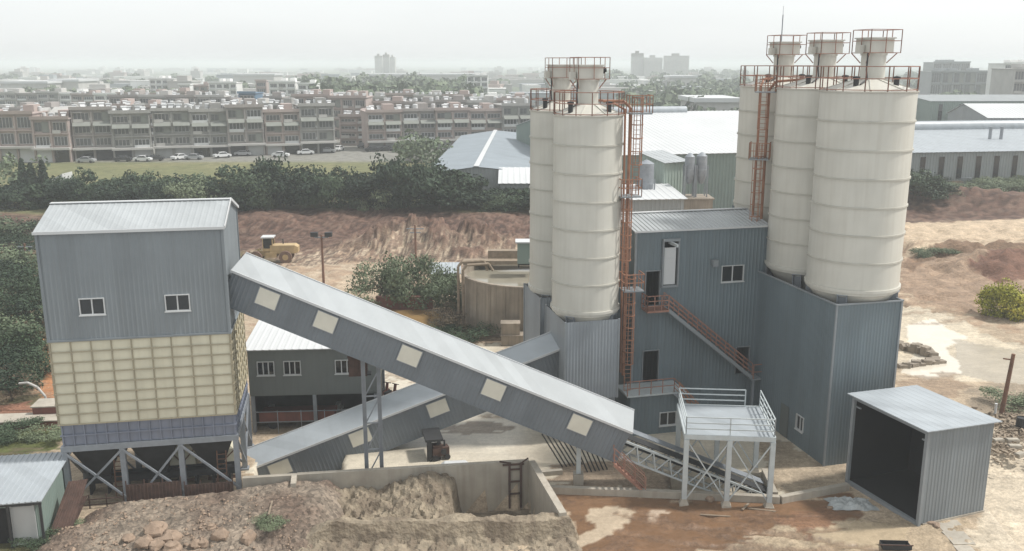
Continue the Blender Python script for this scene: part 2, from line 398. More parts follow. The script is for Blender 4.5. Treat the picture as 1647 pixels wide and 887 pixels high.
# pale concrete yard behind the bay
yard = inpoly(X + 0.3*n_mid, Yg + 0.3*n_mid, gp((395, 760), (600, 560), (900, 548), (1260, 560), (1350, 750), (1250, 800), (880, 785), (850, 760)))
setc(yard, (0.54, 0.485, 0.39), 0.74)
setc(yard & (n_lo + 0.6*n_mid > 0.3), (0.46, 0.40, 0.315), 0.74, 0.5)
setc(inpoly(dx, dy, gp((690, 685), (800, 676), (820, 690), (760, 700), (690, 696))), (0.20, 0.15, 0.11), 0.5, 0.8)
setc(inpoly(dx, dy, gp((885, 745), (1000, 740), (1100, 770), (1240, 795), (885, 782))), (0.24, 0.17, 0.115), 0.2, 0.8)
setc(inpoly(dx, dy, gp((1225, 690), (1360, 755), (1365, 785), (1270, 800), (1225, 770))), (0.33, 0.265, 0.19), 0.2)
# brown mud in front of the kerb
mudz = inpoly(dx, dy, gp((870, 785), (1010, 796), (1260, 808), (1370, 790), (1400, 815), (1360, 870), (1200, 860), (1100, 900), (830, 900), (925, 850)))
setc(mudz, (0.172, 0.100, 0.056), 0.74)
setc(mudz & (n_mid + 0.6*n_hi > 0.3), (0.135, 0.080, 0.048), 0.5, 0.8)
setc(inpoly(dx, dy, gp((1120, 905), (1210, 862), (1300, 838), (1420, 835), (1560, 835), (1580, 905))), (0.325, 0.255, 0.175), 0.3)
setc(inpoly(dx, dy, gp((1260, 838), (1330, 812), (1370, 835), (1310, 868))), (0.19, 0.105, 0.06), 0.5)
for poly, c in (((( 945, 818), (1000, 815), (1022, 822), (1015, 840), (985, 860), (930, 880), (880, 892), (840, 905), (820, 895), (900, 870), (965, 848), (940, 835)), (0.42, 0.34, 0.25)),
                (((1043, 823), (1068, 820), (1085, 827), (1064, 828), (1058, 842), (1045, 838)), (0.42, 0.33, 0.25)),
                (((1300, 855), (1380, 838), (1470, 850), (1440, 880), (1330, 888)), (0.40, 0.32, 0.22)),
                (((820, 880), (900, 872), (870, 900), (800, 905)), (0.40, 0.32, 0.23))):
    setc(inpoly(X + 0.25*n_mid, Yg + 0.25*n_hi, gp(*poly)), c, 0.75)
tm = TRACK(X, Yg)[1]; setc(tm > 0.35, (0.15, 0.092, 0.056), 0.4, 0.6)
# right-hand works: silty puddles, dark ruts
setc(inpoly(dx, dy, gp((1450, 410), (1700, 380), (1700, 520), (1560, 505), (1450, 470))), (0.25, 0.17, 0.115), 0.2, 0.85)
setc(inpoly(dx, dy, gp((1455, 360), (1700, 350), (1700, 385), (1560, 400), (1455, 420))), (0.43, 0.335, 0.235), 0.2)
setc(inpoly(dx, dy, gp((1440, 490), (1520, 500), (1600, 545), (1700, 570), (1700, 615), (1620, 612), (1500, 612), (1440, 600))), (0.45, 0.385, 0.29), 0.45)
setc(inpoly(X + 0.4*n_mid, Yg + 0.5*n_mid, gp((1455, 525), (1500, 512), (1555, 545), (1520, 560), (1556, 590), (1560, 600), (1500, 610), (1450, 600), (1470, 570))), (0.60, 0.55, 0.46), 0.85)
setc(inpoly(X + 0.4*n_mid, Yg + 0.5*n_mid, gp((1535, 545), (1620, 560), (1700, 585), (1700, 612), (1640, 618), (1545, 605))), (0.36, 0.31, 0.235), 0.75)
setc(inpoly(dx, dy, gp((1440, 612), (1520, 600), (1560, 622), (1540, 640), (1440, 640))), (0.22, 0.15, 0.095), 0.5, 0.7)
setc(inpoly(dx, dy, gp((1560, 622), (1700, 615), (1700, 720), (1590, 700))), (0.26, 0.21, 0.155), 0.1)
setc(inpoly(dx, dy, gp((1540, 700), (1600, 690), (1720, 740), (1720, 900), (1570, 900), (1575, 830))), (0.46, 0.39, 0.295), 0.5)
ruts = (np.sin(1.9*(Yg - 0.32*X) + 3.2*n_lo + 0.8*n_mid) > 0.62) & (X > 30) & (Yg > 86) & (Yg < 132)
setc(ruts, (0.20, 0.135, 0.09), 0.2, 0.55)
setc(inpoly(dx, dy, gp((1455, 425), (1520, 405), (1700, 398), (1700, 412), (1530, 418), (1460, 440))), (0.15, 0.095, 0.06), 0.1, 0.8)
setc(inpoly(dx, dy, gp((1555, 440), (1600, 425), (1700, 420), (1700, 450), (1600, 455))), (0.13, 0.065, 0.045), 0.1, 0.9)
setc((X < 26) & (Yg > 62) & (Yg < 112) & (n_mid + 0.5*n_hi > 0.22), (0.27, 0.195, 0.135), 0.1, 0.6)
# pond hollow by the bush
n_v = X.size; nx = X.shape[1]; ny = X.shape[0]
verts = np.stack([X.ravel(), Yg.ravel(), Z.ravel()], 1)
idx = np.arange(n_v).reshape(ny, nx)
quads = np.stack([idx[:-1, :-1].ravel(), idx[:-1, 1:].ravel(), idx[1:, 1:].ravel(), idx[1:, :-1].ravel()], 1)
me = bpy.data.meshes.new('ground'); me.vertices.add(n_v); me.vertices.foreach_set('co', verts.ravel())
me.loops.add(quads.size); me.loops.foreach_set('vertex_index', quads.ravel().astype(np.int32))
me.polygons.add(len(quads)); me.polygons.foreach_set('loop_start', np.arange(0, quads.size, 4, dtype=np.int32))
me.polygons.foreach_set('use_smooth', np.ones(len(quads), bool))
me.update(calc_edges=True)
att = me.color_attributes.new('soil', 'FLOAT_COLOR', 'POINT')
att.data.foreach_set('color', np.concatenate([col.reshape(-1, 3), wet.reshape(-1, 1)], 1).ravel())
def groundmat():
    m = bpy.data.materials.new('ground_soil'); m.use_nodes = True; nt = m.node_tree; p = nt.nodes['Principled BSDF']
    at = nd(nt, 'ShaderNodeVertexColor'); at.layer_name = 'soil'
    geo = nd(nt, 'ShaderNodeNewGeometry')
    def nz(scale, det, stretch=None, dist=0.0):
        n = nd(nt, 'ShaderNodeTexNoise'); n.inputs['Scale'].default_value = scale; n.inputs['Detail'].default_value = det; n.inputs['Distortion'].default_value = dist
        if stretch:
            mp = nd(nt, 'ShaderNodeMapping'); mp.inputs['Scale'].default_value = stretch; mp.inputs['Rotation'].default_value = (0, 0, R(-20))
            nt.links.new(geo.outputs['Position'], mp.inputs[0]); nt.links.new(mp.outputs[0], n.inputs['Vector'])
        else: nt.links.new(geo.outputs['Position'], n.inputs['Vector'])
        return n
    a = nz(0.55, 10, None, 0.6); b = nz(3.5, 8); c = nz(0.9, 6, (0.35, 2.6, 1), 0.4)
    def rng(src, lo, hi, f0=0.3, f1=0.7):
        r = nd(nt, 'ShaderNodeMapRange'); r.inputs[1].default_value = f0; r.inputs[2].default_value = f1; r.inputs[3].default_value = lo; r.inputs[4].default_value = hi
        nt.links.new(src, r.inputs[0]); return r.outputs[0]
    m1 = nd(nt, 'ShaderNodeMath', operation='MULTIPLY'); nt.links.new(rng(a.outputs['Fac'], 0.76, 1.22), m1.inputs[0]); nt.links.new(rng(b.outputs['Fac'], 0.8, 1.18), m1.inputs[1])
    gr = nz(11.0, 4); vo = nd(nt, 'ShaderNodeTexVoronoi'); vo.inputs['Scale'].default_value = 1.7; nt.links.new(geo.outputs['Position'], vo.inputs['Vector'])
    m0 = nd(nt, 'ShaderNodeMath', operation='MULTIPLY'); nt.links.new(rng(c.outputs['Fac'], 0.86, 1.12), m0.inputs[0]); nt.links.new(rng(gr.outputs['Fac'], 0.78, 1.2), m0.inputs[1])
    m3 = nd(nt, 'ShaderNodeMath', operation='MULTIPLY'); nt.links.new(m0.outputs[0], m3.inputs[0]); nt.links.new(rng(vo.outputs['Distance'], 0.72, 1.03, 0.03, 0.16), m3.inputs[1])
    m2 = nd(nt, 'ShaderNodeMath', operation='MULTIPLY'); nt.links.new(m1.outputs[0], m2.inputs[0]); nt.links.new(m3.outputs[0], m2.inputs[1])
    # wet silt is more even than dry soil
    ev = nd(nt, 'ShaderNodeMix', data_type='FLOAT'); nt.links.new(rng(at.outputs['Alpha'], 0, 0.75, 0.5, 0.85), ev.inputs[0]); nt.links.new(m2.outputs[0], ev.inputs[2]); ev.inputs[3].default_value = 1.0
    mul = nd(nt, 'ShaderNodeMix', data_type='RGBA', blend_type='MULTIPLY'); mul.inputs[0].default_value = 1
    nt.links.new(at.outputs['Color'], mul.inputs[6]); nt.links.new(ev.outputs[0], mul.inputs[7]); nt.links.new(mul.outputs[2], p.inputs['Base Color'])
    nt.links.new(rng(at.outputs['Alpha'], 0.95, 0.16, 0.1, 0.85), p.inputs['Roughness'])
    p.inputs['Specular IOR Level'].default_value = 0.35
    bh = nd(nt, 'ShaderNodeMath', operation='ADD'); nt.links.new(b.outputs['Fac'], bh.inputs[0]); nt.links.new(c.outputs['Fac'], bh.inputs[1])
    bp = nd(nt, 'ShaderNodeBump'); nt.links.new(bh.outputs[0], bp.inputs['Height']); nt.links.new(rng(at.outputs['Alpha'], 0.14, 0.004, 0.3, 0.8), bp.inputs['Distance'])
    bp.inputs['Strength'].default_value = 0.8; nt.links.new(bp.outputs[0], p.inputs['Normal'])
    return m
me.materials.append(groundmat())
tag(link('ground', me), kind='structure')
def hz(x, y):
    x = np.array([x]); y = np.array([y])
    return float(height(x, y, fnoise(x, y, 0.08, 3, 1.3), fnoise(x, y, 0.45, 4, 5.1), fnoise(x, y, 1.6, 3, 9.7))[0])

# ------------------------------------------------------------------ aggregate bin tower (left)
TW, TD = 9.62, 7.1
t = thing('aggregate_tower', 'tall grey and cream aggregate bin tower standing on braced steel legs', 'storage tower', (-16.1 - TW*math.cos(R(10.5)), 50.0 - TW*math.sin(R(10.5)), 0), R(10.5))
zc, ze, zr = 10.08, 16.15, 17.15
gab = lambda u: ze + (zr - ze) * (1 - abs(u - TD/2) / (TD/2))
w = MB()
win = [(1.83, 3.05, 11.5, 12.35), (6.32, 7.55, 11.5, 12.35)]
w.corr((0,0), (TW,0), zc, ze, win); w.corr((TW,0), (TW,TD), zc, ze, [], ztop=gab); w.corr((TW,TD), (0,TD), zc, ze); w.corr((0,TD), (0,0), zc, ze, ztop=gab)
w.build('wall', M['clad'], t)
b = MB()
for (x, y) in ((0,0),(TW,0),(TW,TD),(0,TD)): b.box(x-0.07, x+0.07, y-0.07, y+0.07, zc-0.04, ze-0.02)
b.box(-0.08, TW+0.08, -0.09, 0, zc-0.1, zc); b.box(TW, TW+0.09, 0, TD, zc-0.1, zc); b.box(-0.09, 0, 0.001, TD, zc-0.1, zc)
b.build('corner_trim', M['clad'], t)
for o in win: window(t, wallframe((0,0), (TW,0)), *o)
rf = MB(); ov = 0.14
rf.sheet((-ov,-ov,ze-0.01),(TW+ov,-ov,ze-0.01),(TW+ov,TD/2,zr+0.03),(-ov,TD/2,zr+0.03), 0.33, 0.012)
rf.sheet((TW+ov,TD+ov,ze-0.01),(-ov,TD+ov,ze-0.01),(-ov,TD/2,zr+0.03),(TW+ov,TD/2,zr+0.03), 0.33, 0.012)
ro = rf.build('roof', M['roof'], t)
rc = MB(); rc.bar((-ov,TD/2,zr+0.06),(TW+ov,TD/2,zr+0.06),0.4,0.05); rc.bar((-ov,-ov-0.03,ze-0.04),(TW+ov,-ov-0.03,ze-0.04),0.06,0.16)
rc.bar((TW+ov+0.02,-ov,ze),(TW+ov+0.02,TD/2,zr+0.05),0.05,0.16); rc.bar((TW+ov+0.02,TD+ov,ze),(TW+ov+0.02,TD/2,zr+0.05),0.05,0.16)
rc.build('flashing', M['white'], ro)
# cream ribbed bins
z0, z1 = 5.1, zc
w = MB(); w.box(0.03, TW-0.03, 0.03, TD-0.03, z0, z1 - 0.1); bins = w.build('bin_panel', M['cream'], t)
rb = MB()
for k in range(10):
    x = 0.03 + (TW-0.06)*k/9; rb.box(x-0.03, x+0.03, -0.05, 0.03, z0, z1-0.1)
for k in range(8):
    y = 0.05 + (TD-0.1)*k/7; rb.box(TW-0.03, TW+0.05, y-0.05, y+0.05, z0, z1-0.1); rb.box(-0.05, 0.03, y-0.05, y+0.05, z0, z1-0.1)
nrow = 8
for k in range(nrow+1):
    z = z0 + (z1-0.1-z0)*k/nrow
    rb.box(-0.07, TW+0.07, -0.075, -0.051, z-0.028, z+0.028); rb.box(TW+0.051, TW+0.075, 0, TD, z-0.028, z+0.028); rb.box(-0.075, -0.051, 0, TD, z-0.028, z+0.028)
    rb.box(-0.05, TW+0.05, -0.05, 0.03, z-0.012, z+0.012); rb.box(TW-0.03, TW+0.05, 0, TD, z-0.012, z+0.012)
rb.build('stiffener_rib', M['creamrib'], bins)
w = MB(); w.box(0.12, TW-0.12, 0.12, TD-0.12, 3.8, 5.1); bd = w.build('lower_band', M['band'], t)
rb = MB()
for k in range(17):
    x = 0.12 + (TW-0.24)*k/16; rb.box(x-0.035, x+0.035, 0.03, 0.12, 3.8, 5.06)
for k in range(12):
    y = 0.12 + (TD-0.24)*k/11; rb.box(TW-0.12, TW-0.03, y-0.035, y+0.035, 3.8, 5.06)
for z in (4.42, 5.06): rb.box(0.0, TW, 0.0, 0.12, z-0.04, z+0.04); rb.box(TW-0.12, TW, 0.12, TD, z-0.04, z+0.04)
rb.build('stiffener_rib', M['band'], bd)
fb = MB()
for y in (0.12, TD/2, TD-0.12): fb.box(-0.05, TW+0.05, y-0.16, y+0.16, 3.45, 3.78)
for x in (0.12, TW/3, 2*TW/3, TW-0.12): fb.box(x-0.14, x+0.14, 0.29, TD-0.29, 3.47, 3.76)
fb.build('frame_beam', M['steel'], t)
for x in (0.12, TW/3, 2*TW/3, TW-0.12):
    for y in (0.12, TD/2, TD-0.12):
        l = MB(); l.box(x-0.15, x+0.15, y-0.15, y-0.11, -0.3, 3.44); l.box(x-0.15, x+0.15, y+0.11, y+0.15, -0.3, 3.44); l.box(x-0.03, x+0.03, y-0.11, y+0.11, -0.3, 3.44)
        l.box(x-0.25, x+0.25, y-0.25, y+0.25, -0.3, 0.12)
        l.build('leg', M['steel'], t)
for (xa, xb, za, zb) in ((0.12, TW/3, 3.4, 0.4), (TW/3, 0.12+0.1, 3.4, 0.4), (TW/3, 2*TW/3, 3.4, 0.5), (2*TW/3, TW/3+1.4, 3.4, 1.2), (2*TW/3, TW-0.12, 3.4, 0.5)):
    l = MB(); l.bar((xa, 0.0, za), (xb, 0.0, zb), 0.12); l.build('brace', M['steel'], t)
for (ya, yb) in ((0.2, TD/2), (TD-0.2, TD/2), (TD/2, TD-0.2)):
    for x in (TW-0.05, 0.05):
        l = MB(); l.bar((x, ya, 3.4), (x, yb, 0.5), 0.12); l.build('brace', M['steel'], t)
for y_ in (TD/2+0.2, TD-0.3):
    for k in range(3):
        for (xa, xb) in ((k*TW/3+0.3, (k+1)*TW/3-0.2), ((k+1)*TW/3-0.2, k*TW/3+0.3)):
            l = MB(); l.bar((xa, y_ + (0.07 if xa < xb else -0.07), 3.4), (xb, y_ + (0.07 if xa < xb else -0.07), 0.3), 0.11); l.build('brace', M['steel'], t)
for k in range(3):   # discharge hoppers
    for j in range(2):
        x0 = 0.3 + k*TW/3; x1 = x0 + TW/3 - 0.6; y0 = 0.4 + j*TD/2; y1 = y0 + TD/2 - 0.8
        xm_, ym_ = (x0+x1)/2, (y0+y1)/2
        h = MB(); h.add([(x0,y0,3.44),(x1,y0,3.44),(x1,y1,3.44),(x0,y1,3.44),(xm_-0.45,ym_-0.4,1.25),(xm_+0.45,ym_-0.4,1.25),(xm_+0.45,ym_+0.4,1.25),(xm_-0.45,ym_+0.4,1.25)],
              [(4,5,1,0),(5,6,2,1),(6,7,3,2),(7,4,0,3),(7,6,5,4),(0,1,2,3)])
        h.box(xm_-0.5, xm_+0.5, ym_-0.45, ym_+0.45, 1.0, 1.24)
        h.build('hopper', M['steeld'], t)
b = MB(); b.box(0.6, TW-0.4, 1.55, 2.35, 0.75, 0.95); b.box(0.6, TW-0.4, 1.5, 1.55, 0.7, 1.1); b.box(0.6, TW-0.4, 2.35, 2.4, 0.7, 1.1)
for k in range(9): b.box(0.8+k, 0.9+k, 1.5, 2.4, 0.0, 0.7)
b.build('weigh_belt', M['steeld'], t)
TOWER = t
def tw(x, y, z=0):
    a = R(10.5); o = t.location
    return Vector((o.x + x*math.cos(a) - y*math.sin(a), o.y + x*math.sin(a) + y*math.cos(a), z))
# rusty sheets closing the foot of the tower
for k, (x0, x1, hh, lab) in enumerate(((3.3, 6.3, 1.25, 'rusty brown sheet barrier between the middle legs of the bin tower'), (6.5, 9.2, 0.95, 'low rusty sheet barrier by the tower leg nearest the conveyor'), (0.3, 3.1, 0.55, 'lowest rusty rail barrier at the tower leg beside the tin roofed shed'))):
    b = MB(); p = tw(x0, -0.35); q = tw(x1, -0.35)
    W = wallframe(p, q); b.M = W; Lb = (q-p).length
    b.corr((0,0), (Lb,0), 0.0, hh, pitch=0.2, depth=0.03) if k < 2 else None
    b.box(0, Lb, 0.0, 0.04, hh, hh+0.06); b.box(0, Lb, 0.01, 0.05, hh*0.4, hh*0.4+0.05)
    for j in range(4): b.box(Lb*j/3-0.03, Lb*j/3+0.03, 0.02, 0.08, -0.2, hh+0.3)
    tag(b.build('rusty_barrier', M['rust']), lab, 'barrier', 'rusty barriers at the tower foot')
# ladders and rusty racks under the tower
def ladder(p, q, width, m, name, lab, cat='ladder', grp=None):
    p = Vector(p); q = Vector(q); b = MB(); s = Vector((width/2, 0.05, 0))
    b.bar(p-s, q-s, 0.06); b.bar(p+s, q+s, 0.06); n = int((q-p).length/0.3)
    for k in range(1, n): c = p.lerp(q, k/n); b.bar(c-s, c+s, 0.04)
    return tag(b.build(name, m), lab, cat, grp)
ladder(tw(2.75, 0.6, 0.2), tw(2.75, 0.9, 2.9), 0.5, M['rustpole'], 'rusty_ladder', 'rusty ladder leaning under the left bays of the bin tower', grp='rusty ladders under the tower')
ladder(tw(8.5, 0.6, 0.2), tw(8.55, 0.9, 3.2), 0.5, M['rustpole'], 'rusty_ladder', 'rusty ladder leaning under the bay nearest the conveyor', grp='rusty ladders under the tower')
# pale hopper scale between the legs
for (x, zt, lab) in ((6.0, 2.6, 'cream machine housing glimpsed between the middle legs of the tower'), (8.3, 2.3, 'cream machine housing glimpsed beside the right tower leg')):
    r_ = thing('machine_housing', lab, 'machine', tw(x, 3.0), R(10.5), 'housings under the tower')
    b = MB(); b.add([(-0.8,-0.6,0.2),(0.8,-0.6,0.2),(0.8,0.6,0.2),(-0.8,0.6,0.2),(-0.7,-0.5,zt-0.4),(0.7,-0.5,zt-0.4),(0.7,0.5,zt-0.4),(-0.7,0.5,zt-0.4),(-0.3,-0.3,zt),(0.3,-0.3,zt),(0.3,0.3,zt),(-0.3,0.3,zt)],
        [(0,1,5,4),(1,2,6,5),(2,3,7,6),(3,0,4,7),(4,5,9,8),(5,6,10,9),(6,7,11,10),(7,4,8,11),(8,9,10,11)])
    b.build('body', M['cream'], r_)
    b = MB(); b.bar((-0.8,-0.66,0.3),(0.8,-0.66,zt-0.4),0.06); b.bar((0.8,-0.66,0.3),(-0.8,-0.66,zt-0.4),0.06); b.box(-0.9,0.9,-0.66,-0.6,0,0.2); b.build('cross_frame', M['rustpole'], r_)

# ------------------------------------------------------------------ conveyor galleries
def gallery(label, p, q, hgt, wid, lift, panels, rz_grp, roofm='roof', endcut=0.0):
    """p, q: front roof-edge points (x,y,z). Built in a frame whose x runs up the slope."""
    p = Vector(p); q = Vector(q); L = (q-p).length
    ex = (q-p).normalized(); ey = Vector((-ex.y, ex.x, 0)).normalized(); ez = ex.cross(ey)
    rot = Matrix((ex, ey, ez)).transposed().to_4x4()
    o = thing('conveyor_gallery', label, 'conveyor', p, 0); o.rotation_euler = rot.to_euler()
    hp = hgt * math.hypot(ex.x, ex.y)
    # in this frame the wall is a vertical plane y=0, ribs run square to the slope
    w = MB(); w.corr((0,0), (L,0), -hp, 0, [], 0.25, 0.018); w.corr((L,wid), (0,wid), -hp, lift, [], 0.28, 0.04)
    w.corr((L,0), (L,wid), -hp, 0, ztop=lambda u: lift*u/wid); w.corr((0,wid), (0,0), -hp, 0, ztop=lambda u: lift*(1-u/wid))
    w.build('side_wall', M['gallery'], o)
    r = MB(); e = 0.12; dz = lift*e/wid
    r.sheet((-0.1,-e,0.02-dz),(L+0.1,-e,0.02-dz),(L+0.1,wid+e,lift+0.02+dz),(-0.1,wid+e,lift+0.02+dz), 1.8, 0.008)
    ro = r.build('roof', M[roofm], o)
    tq = MB(); tq.bar((-0.1,-e-0.02,-dz-0.03),(L+0.1,-e-0.02,-dz-0.03),0.05,0.14); tq.bar((-0.1,wid+e+0.02,lift+dz+0.02),(L+0.1,wid+e+0.02,lift+dz+0.02),0.06,0.14)
    tq.build('edge_flashing', M['white'], ro)
    f = MB(); f.box(0, L, 0.03, wid-0.03, -hp-0.05, -hp+0.01); f.box(0, L, -0.03, 0.03, -hp-0.08, -hp); f.box(0, L, -0.06, -0.045, -0.16, -0.02); f.build('floor_frame', M['gallery'], o)
    for (x, pw, ph, zt) in panels:
        b = MB(); b.box(x-pw/2-0.05, x+pw/2+0.05, -0.065, -0.047, zt-ph-0.05, zt+0.05); fr = b.build('panel_frame', M['steel'], o)
        b = MB(); b.box(x-pw/2, x+pw/2, -0.085, -0.065, zt-ph, zt); b.build('light_panel', M['panel'], fr)
    return o, rot
GA = Vector((-15.95, 51.0, 13.46)); GB = Vector((7.02, 50.2, 3.95))
Lg = (GB-GA).length
def ga(x): return (x - GA.x)/(GB.x-GA.x)*Lg
pan = [(ga(x) + 0.32, 1.22, 1.0, -0.32) for x in (-14.05, -10.75, -5.93, -1.05, 4.0)]
gallery('long upper conveyor gallery sloping down from the bin tower to the belt pit', GA, GB, 2.32, 1.75, 0.55, pan, None)
LA = Vector((-17.6, 54.05, -0.55)); LB = Vector((3.75, 58.98, 6.46))
Ll = (LB-LA).length
def la(s): return (s+0.7)/21.9*Ll
gallery('lower conveyor gallery rising behind the upper one towards the silos', LA, LB, 2.4, 1.9, 0.45, [(la(1.75), 1.35, 0.95, -0.3), (la(6.95), 1.35, 0.95, -0.3), (la(12.05), 1.35, 0.95, -0.35)], None, 'roofb')
# support trestle of the upper gallery
t = thing('trestle', 'two legged steel trestle carrying the middle of the upper conveyor', 'support', (-8.35, 51.3, 0), R(8))
for x in (-0.45, 0.45):
    b = MB(); b.box(x-0.12, x+0.12, -0.02, 0.02, 0, 8.2); b.box(x-0.12, x-0.09, -0.12, 0.12, 0, 8.2); b.box(x+0.09, x+0.12, -0.12, 0.12, 0, 8.2); b.build('leg', M['steel'], t)
b = MB()
for z in (0.6, 2.3, 4.0, 5.7): b.bar((-0.4, 0, z), (0.4, 0, z+1.5), 0.07); b.bar((-0.4, 0, z), (0.4, 0, z), 0.07)
b.build('cross_brace', M['steel'], t)
b = MB(); b.box(-0.75, 0.75, -0.3, 1.5, 8.2, 8.4); b.build('cap_beam', M['steel'], t)
t = thing('support_column', 'dark steel column under the lower conveyor gallery beside the white tank', 'support', (g(690, 745).x, 54.7, 0), R(13))
b = MB(); b.box(-0.14, 0.14, -0.14, 0.14, 0, 1.35); b.box(0.55, 0.75, 0, 0.2, 0, 1.35); b.build('leg', M['steeld'], t)
b = MB(); b.box(-0.25, 0.9, -0.2, 1.75, 1.35, 1.5); b.bar((0,0,0.3),(0.65,0.1,1.3),0.08); b.build('cap_beam', M['steeld'], t)
t = thing('support_column', 'grey column on a concrete pier under the upper conveyor end', 'support', tuple(g(930, 778)), 0)
b = MB(); b.box(-0.13, 0.13, -0.13, 0.13, 0.7, 3.4); b.build('leg', M['steelw'], t)
b = MB(); b.box(-0.3, 0.3, -0.3, 0.3, -0.1, 0.7); b.build('pier', M['conc'], t)
# open belt truss from the gallery to the pit
t = thing('belt_conveyor', 'open lattice belt conveyor running from the gallery down into the pit', 'conveyor', (0,0,0))
A = Vector((6.4, 50.3, 3.35)); B = Vector((15.35, 50.45, -0.35)); wd = Vector((0.02, 1.0, 0)); dn = Vector((-0.35, 0, -0.95))
ch = MB()
for o_ in (Vector((0,0,0)), wd):
    ch.bar(A+o_, B+o_, 0.1, 0.12); ch.bar(A+dn+o_, B+dn+o_, 0.1, 0.12)
ch.build('chord', M['steelw'], t)
lt = MB(); n = 9
for o_ in (Vector((0,0,0)), wd):
    for k in range(n):
        a = A.lerp(B, k/n)+o_; b_ = A.lerp(B, (k+0.5)/n)+dn+o_; c_ = A.lerp(B, (k+1)/n)+o_
        lt.bar(a, b_, 0.07); lt.bar(b_, c_, 0.07)
for k in range(n+1): a = A.lerp(B, k/n); lt.bar(a, a+wd, 0.06); lt.bar(a+dn, a+dn+wd, 0.06)
lt.build('lattice', M['steelw'], t)
up = Vector((0.05, 0, 0.16)); bl = MB(); bl.bar(A+wd/2+up, B+wd/2+up, 0.85, 0.05); bl.bar(A+wd/2-up*1.5, B+wd/2-up*1.5, 0.8, 0.03); bl.build('belt', M['steeld'], t)
cv = MB(); cv.bar(A+wd*1.45+up*1.5, B+wd*1.45+up*1.5, 0.75, 0.05); cv.build('walkway', M['steel'], t)
b = MB(); b.tube(B+Vector((0,-0.1,-0.1)), B+wd+Vector((0,0.1,-0.1)), 0.28, 14); b.build('tail_pulley', M['steeld'], t)
# reddish handrail stair under the gallery end
t = thing('access_stair', 'small reddish railed stair dropping below the upper conveyor end', 'stairs', (0,0,0))
P0 = Vector((6.0, 49.7, 2.0)); P1 = Vector((7.9, 49.75, 0.15))
b = MB(); b.bar(P0, P1, 0.06, 0.16); b.bar(P0+Vector((0,0.55,0)), P1+Vector((0,0.55,0)), 0.06, 0.16); b.build('stringer', M['redrail'], t)
b = MB()
for k in range(9):
    c = P0.lerp(P1, (k+0.5)/9); b.box(c.x-0.1, c.x+0.1, c.y, c.y+0.55, c.z-0.02, c.z+0.02)
b.build('tread', M['redrail'], t)
b = MB()
for oy in (0, 0.55):
    o_ = Vector((0, oy, 0))
    for hh in (0.35, 0.7, 1.05): b.bar(P0+o_+Vector((0,0,hh)), P1+o_+Vector((0,0,hh)), 0.045)
    for k in range(4): c = P0.lerp(P1, k/3)+o_; b.bar(c, c+Vector((0,0,1.05)), 0.045)
b.build('railing', M['redrail'], t)

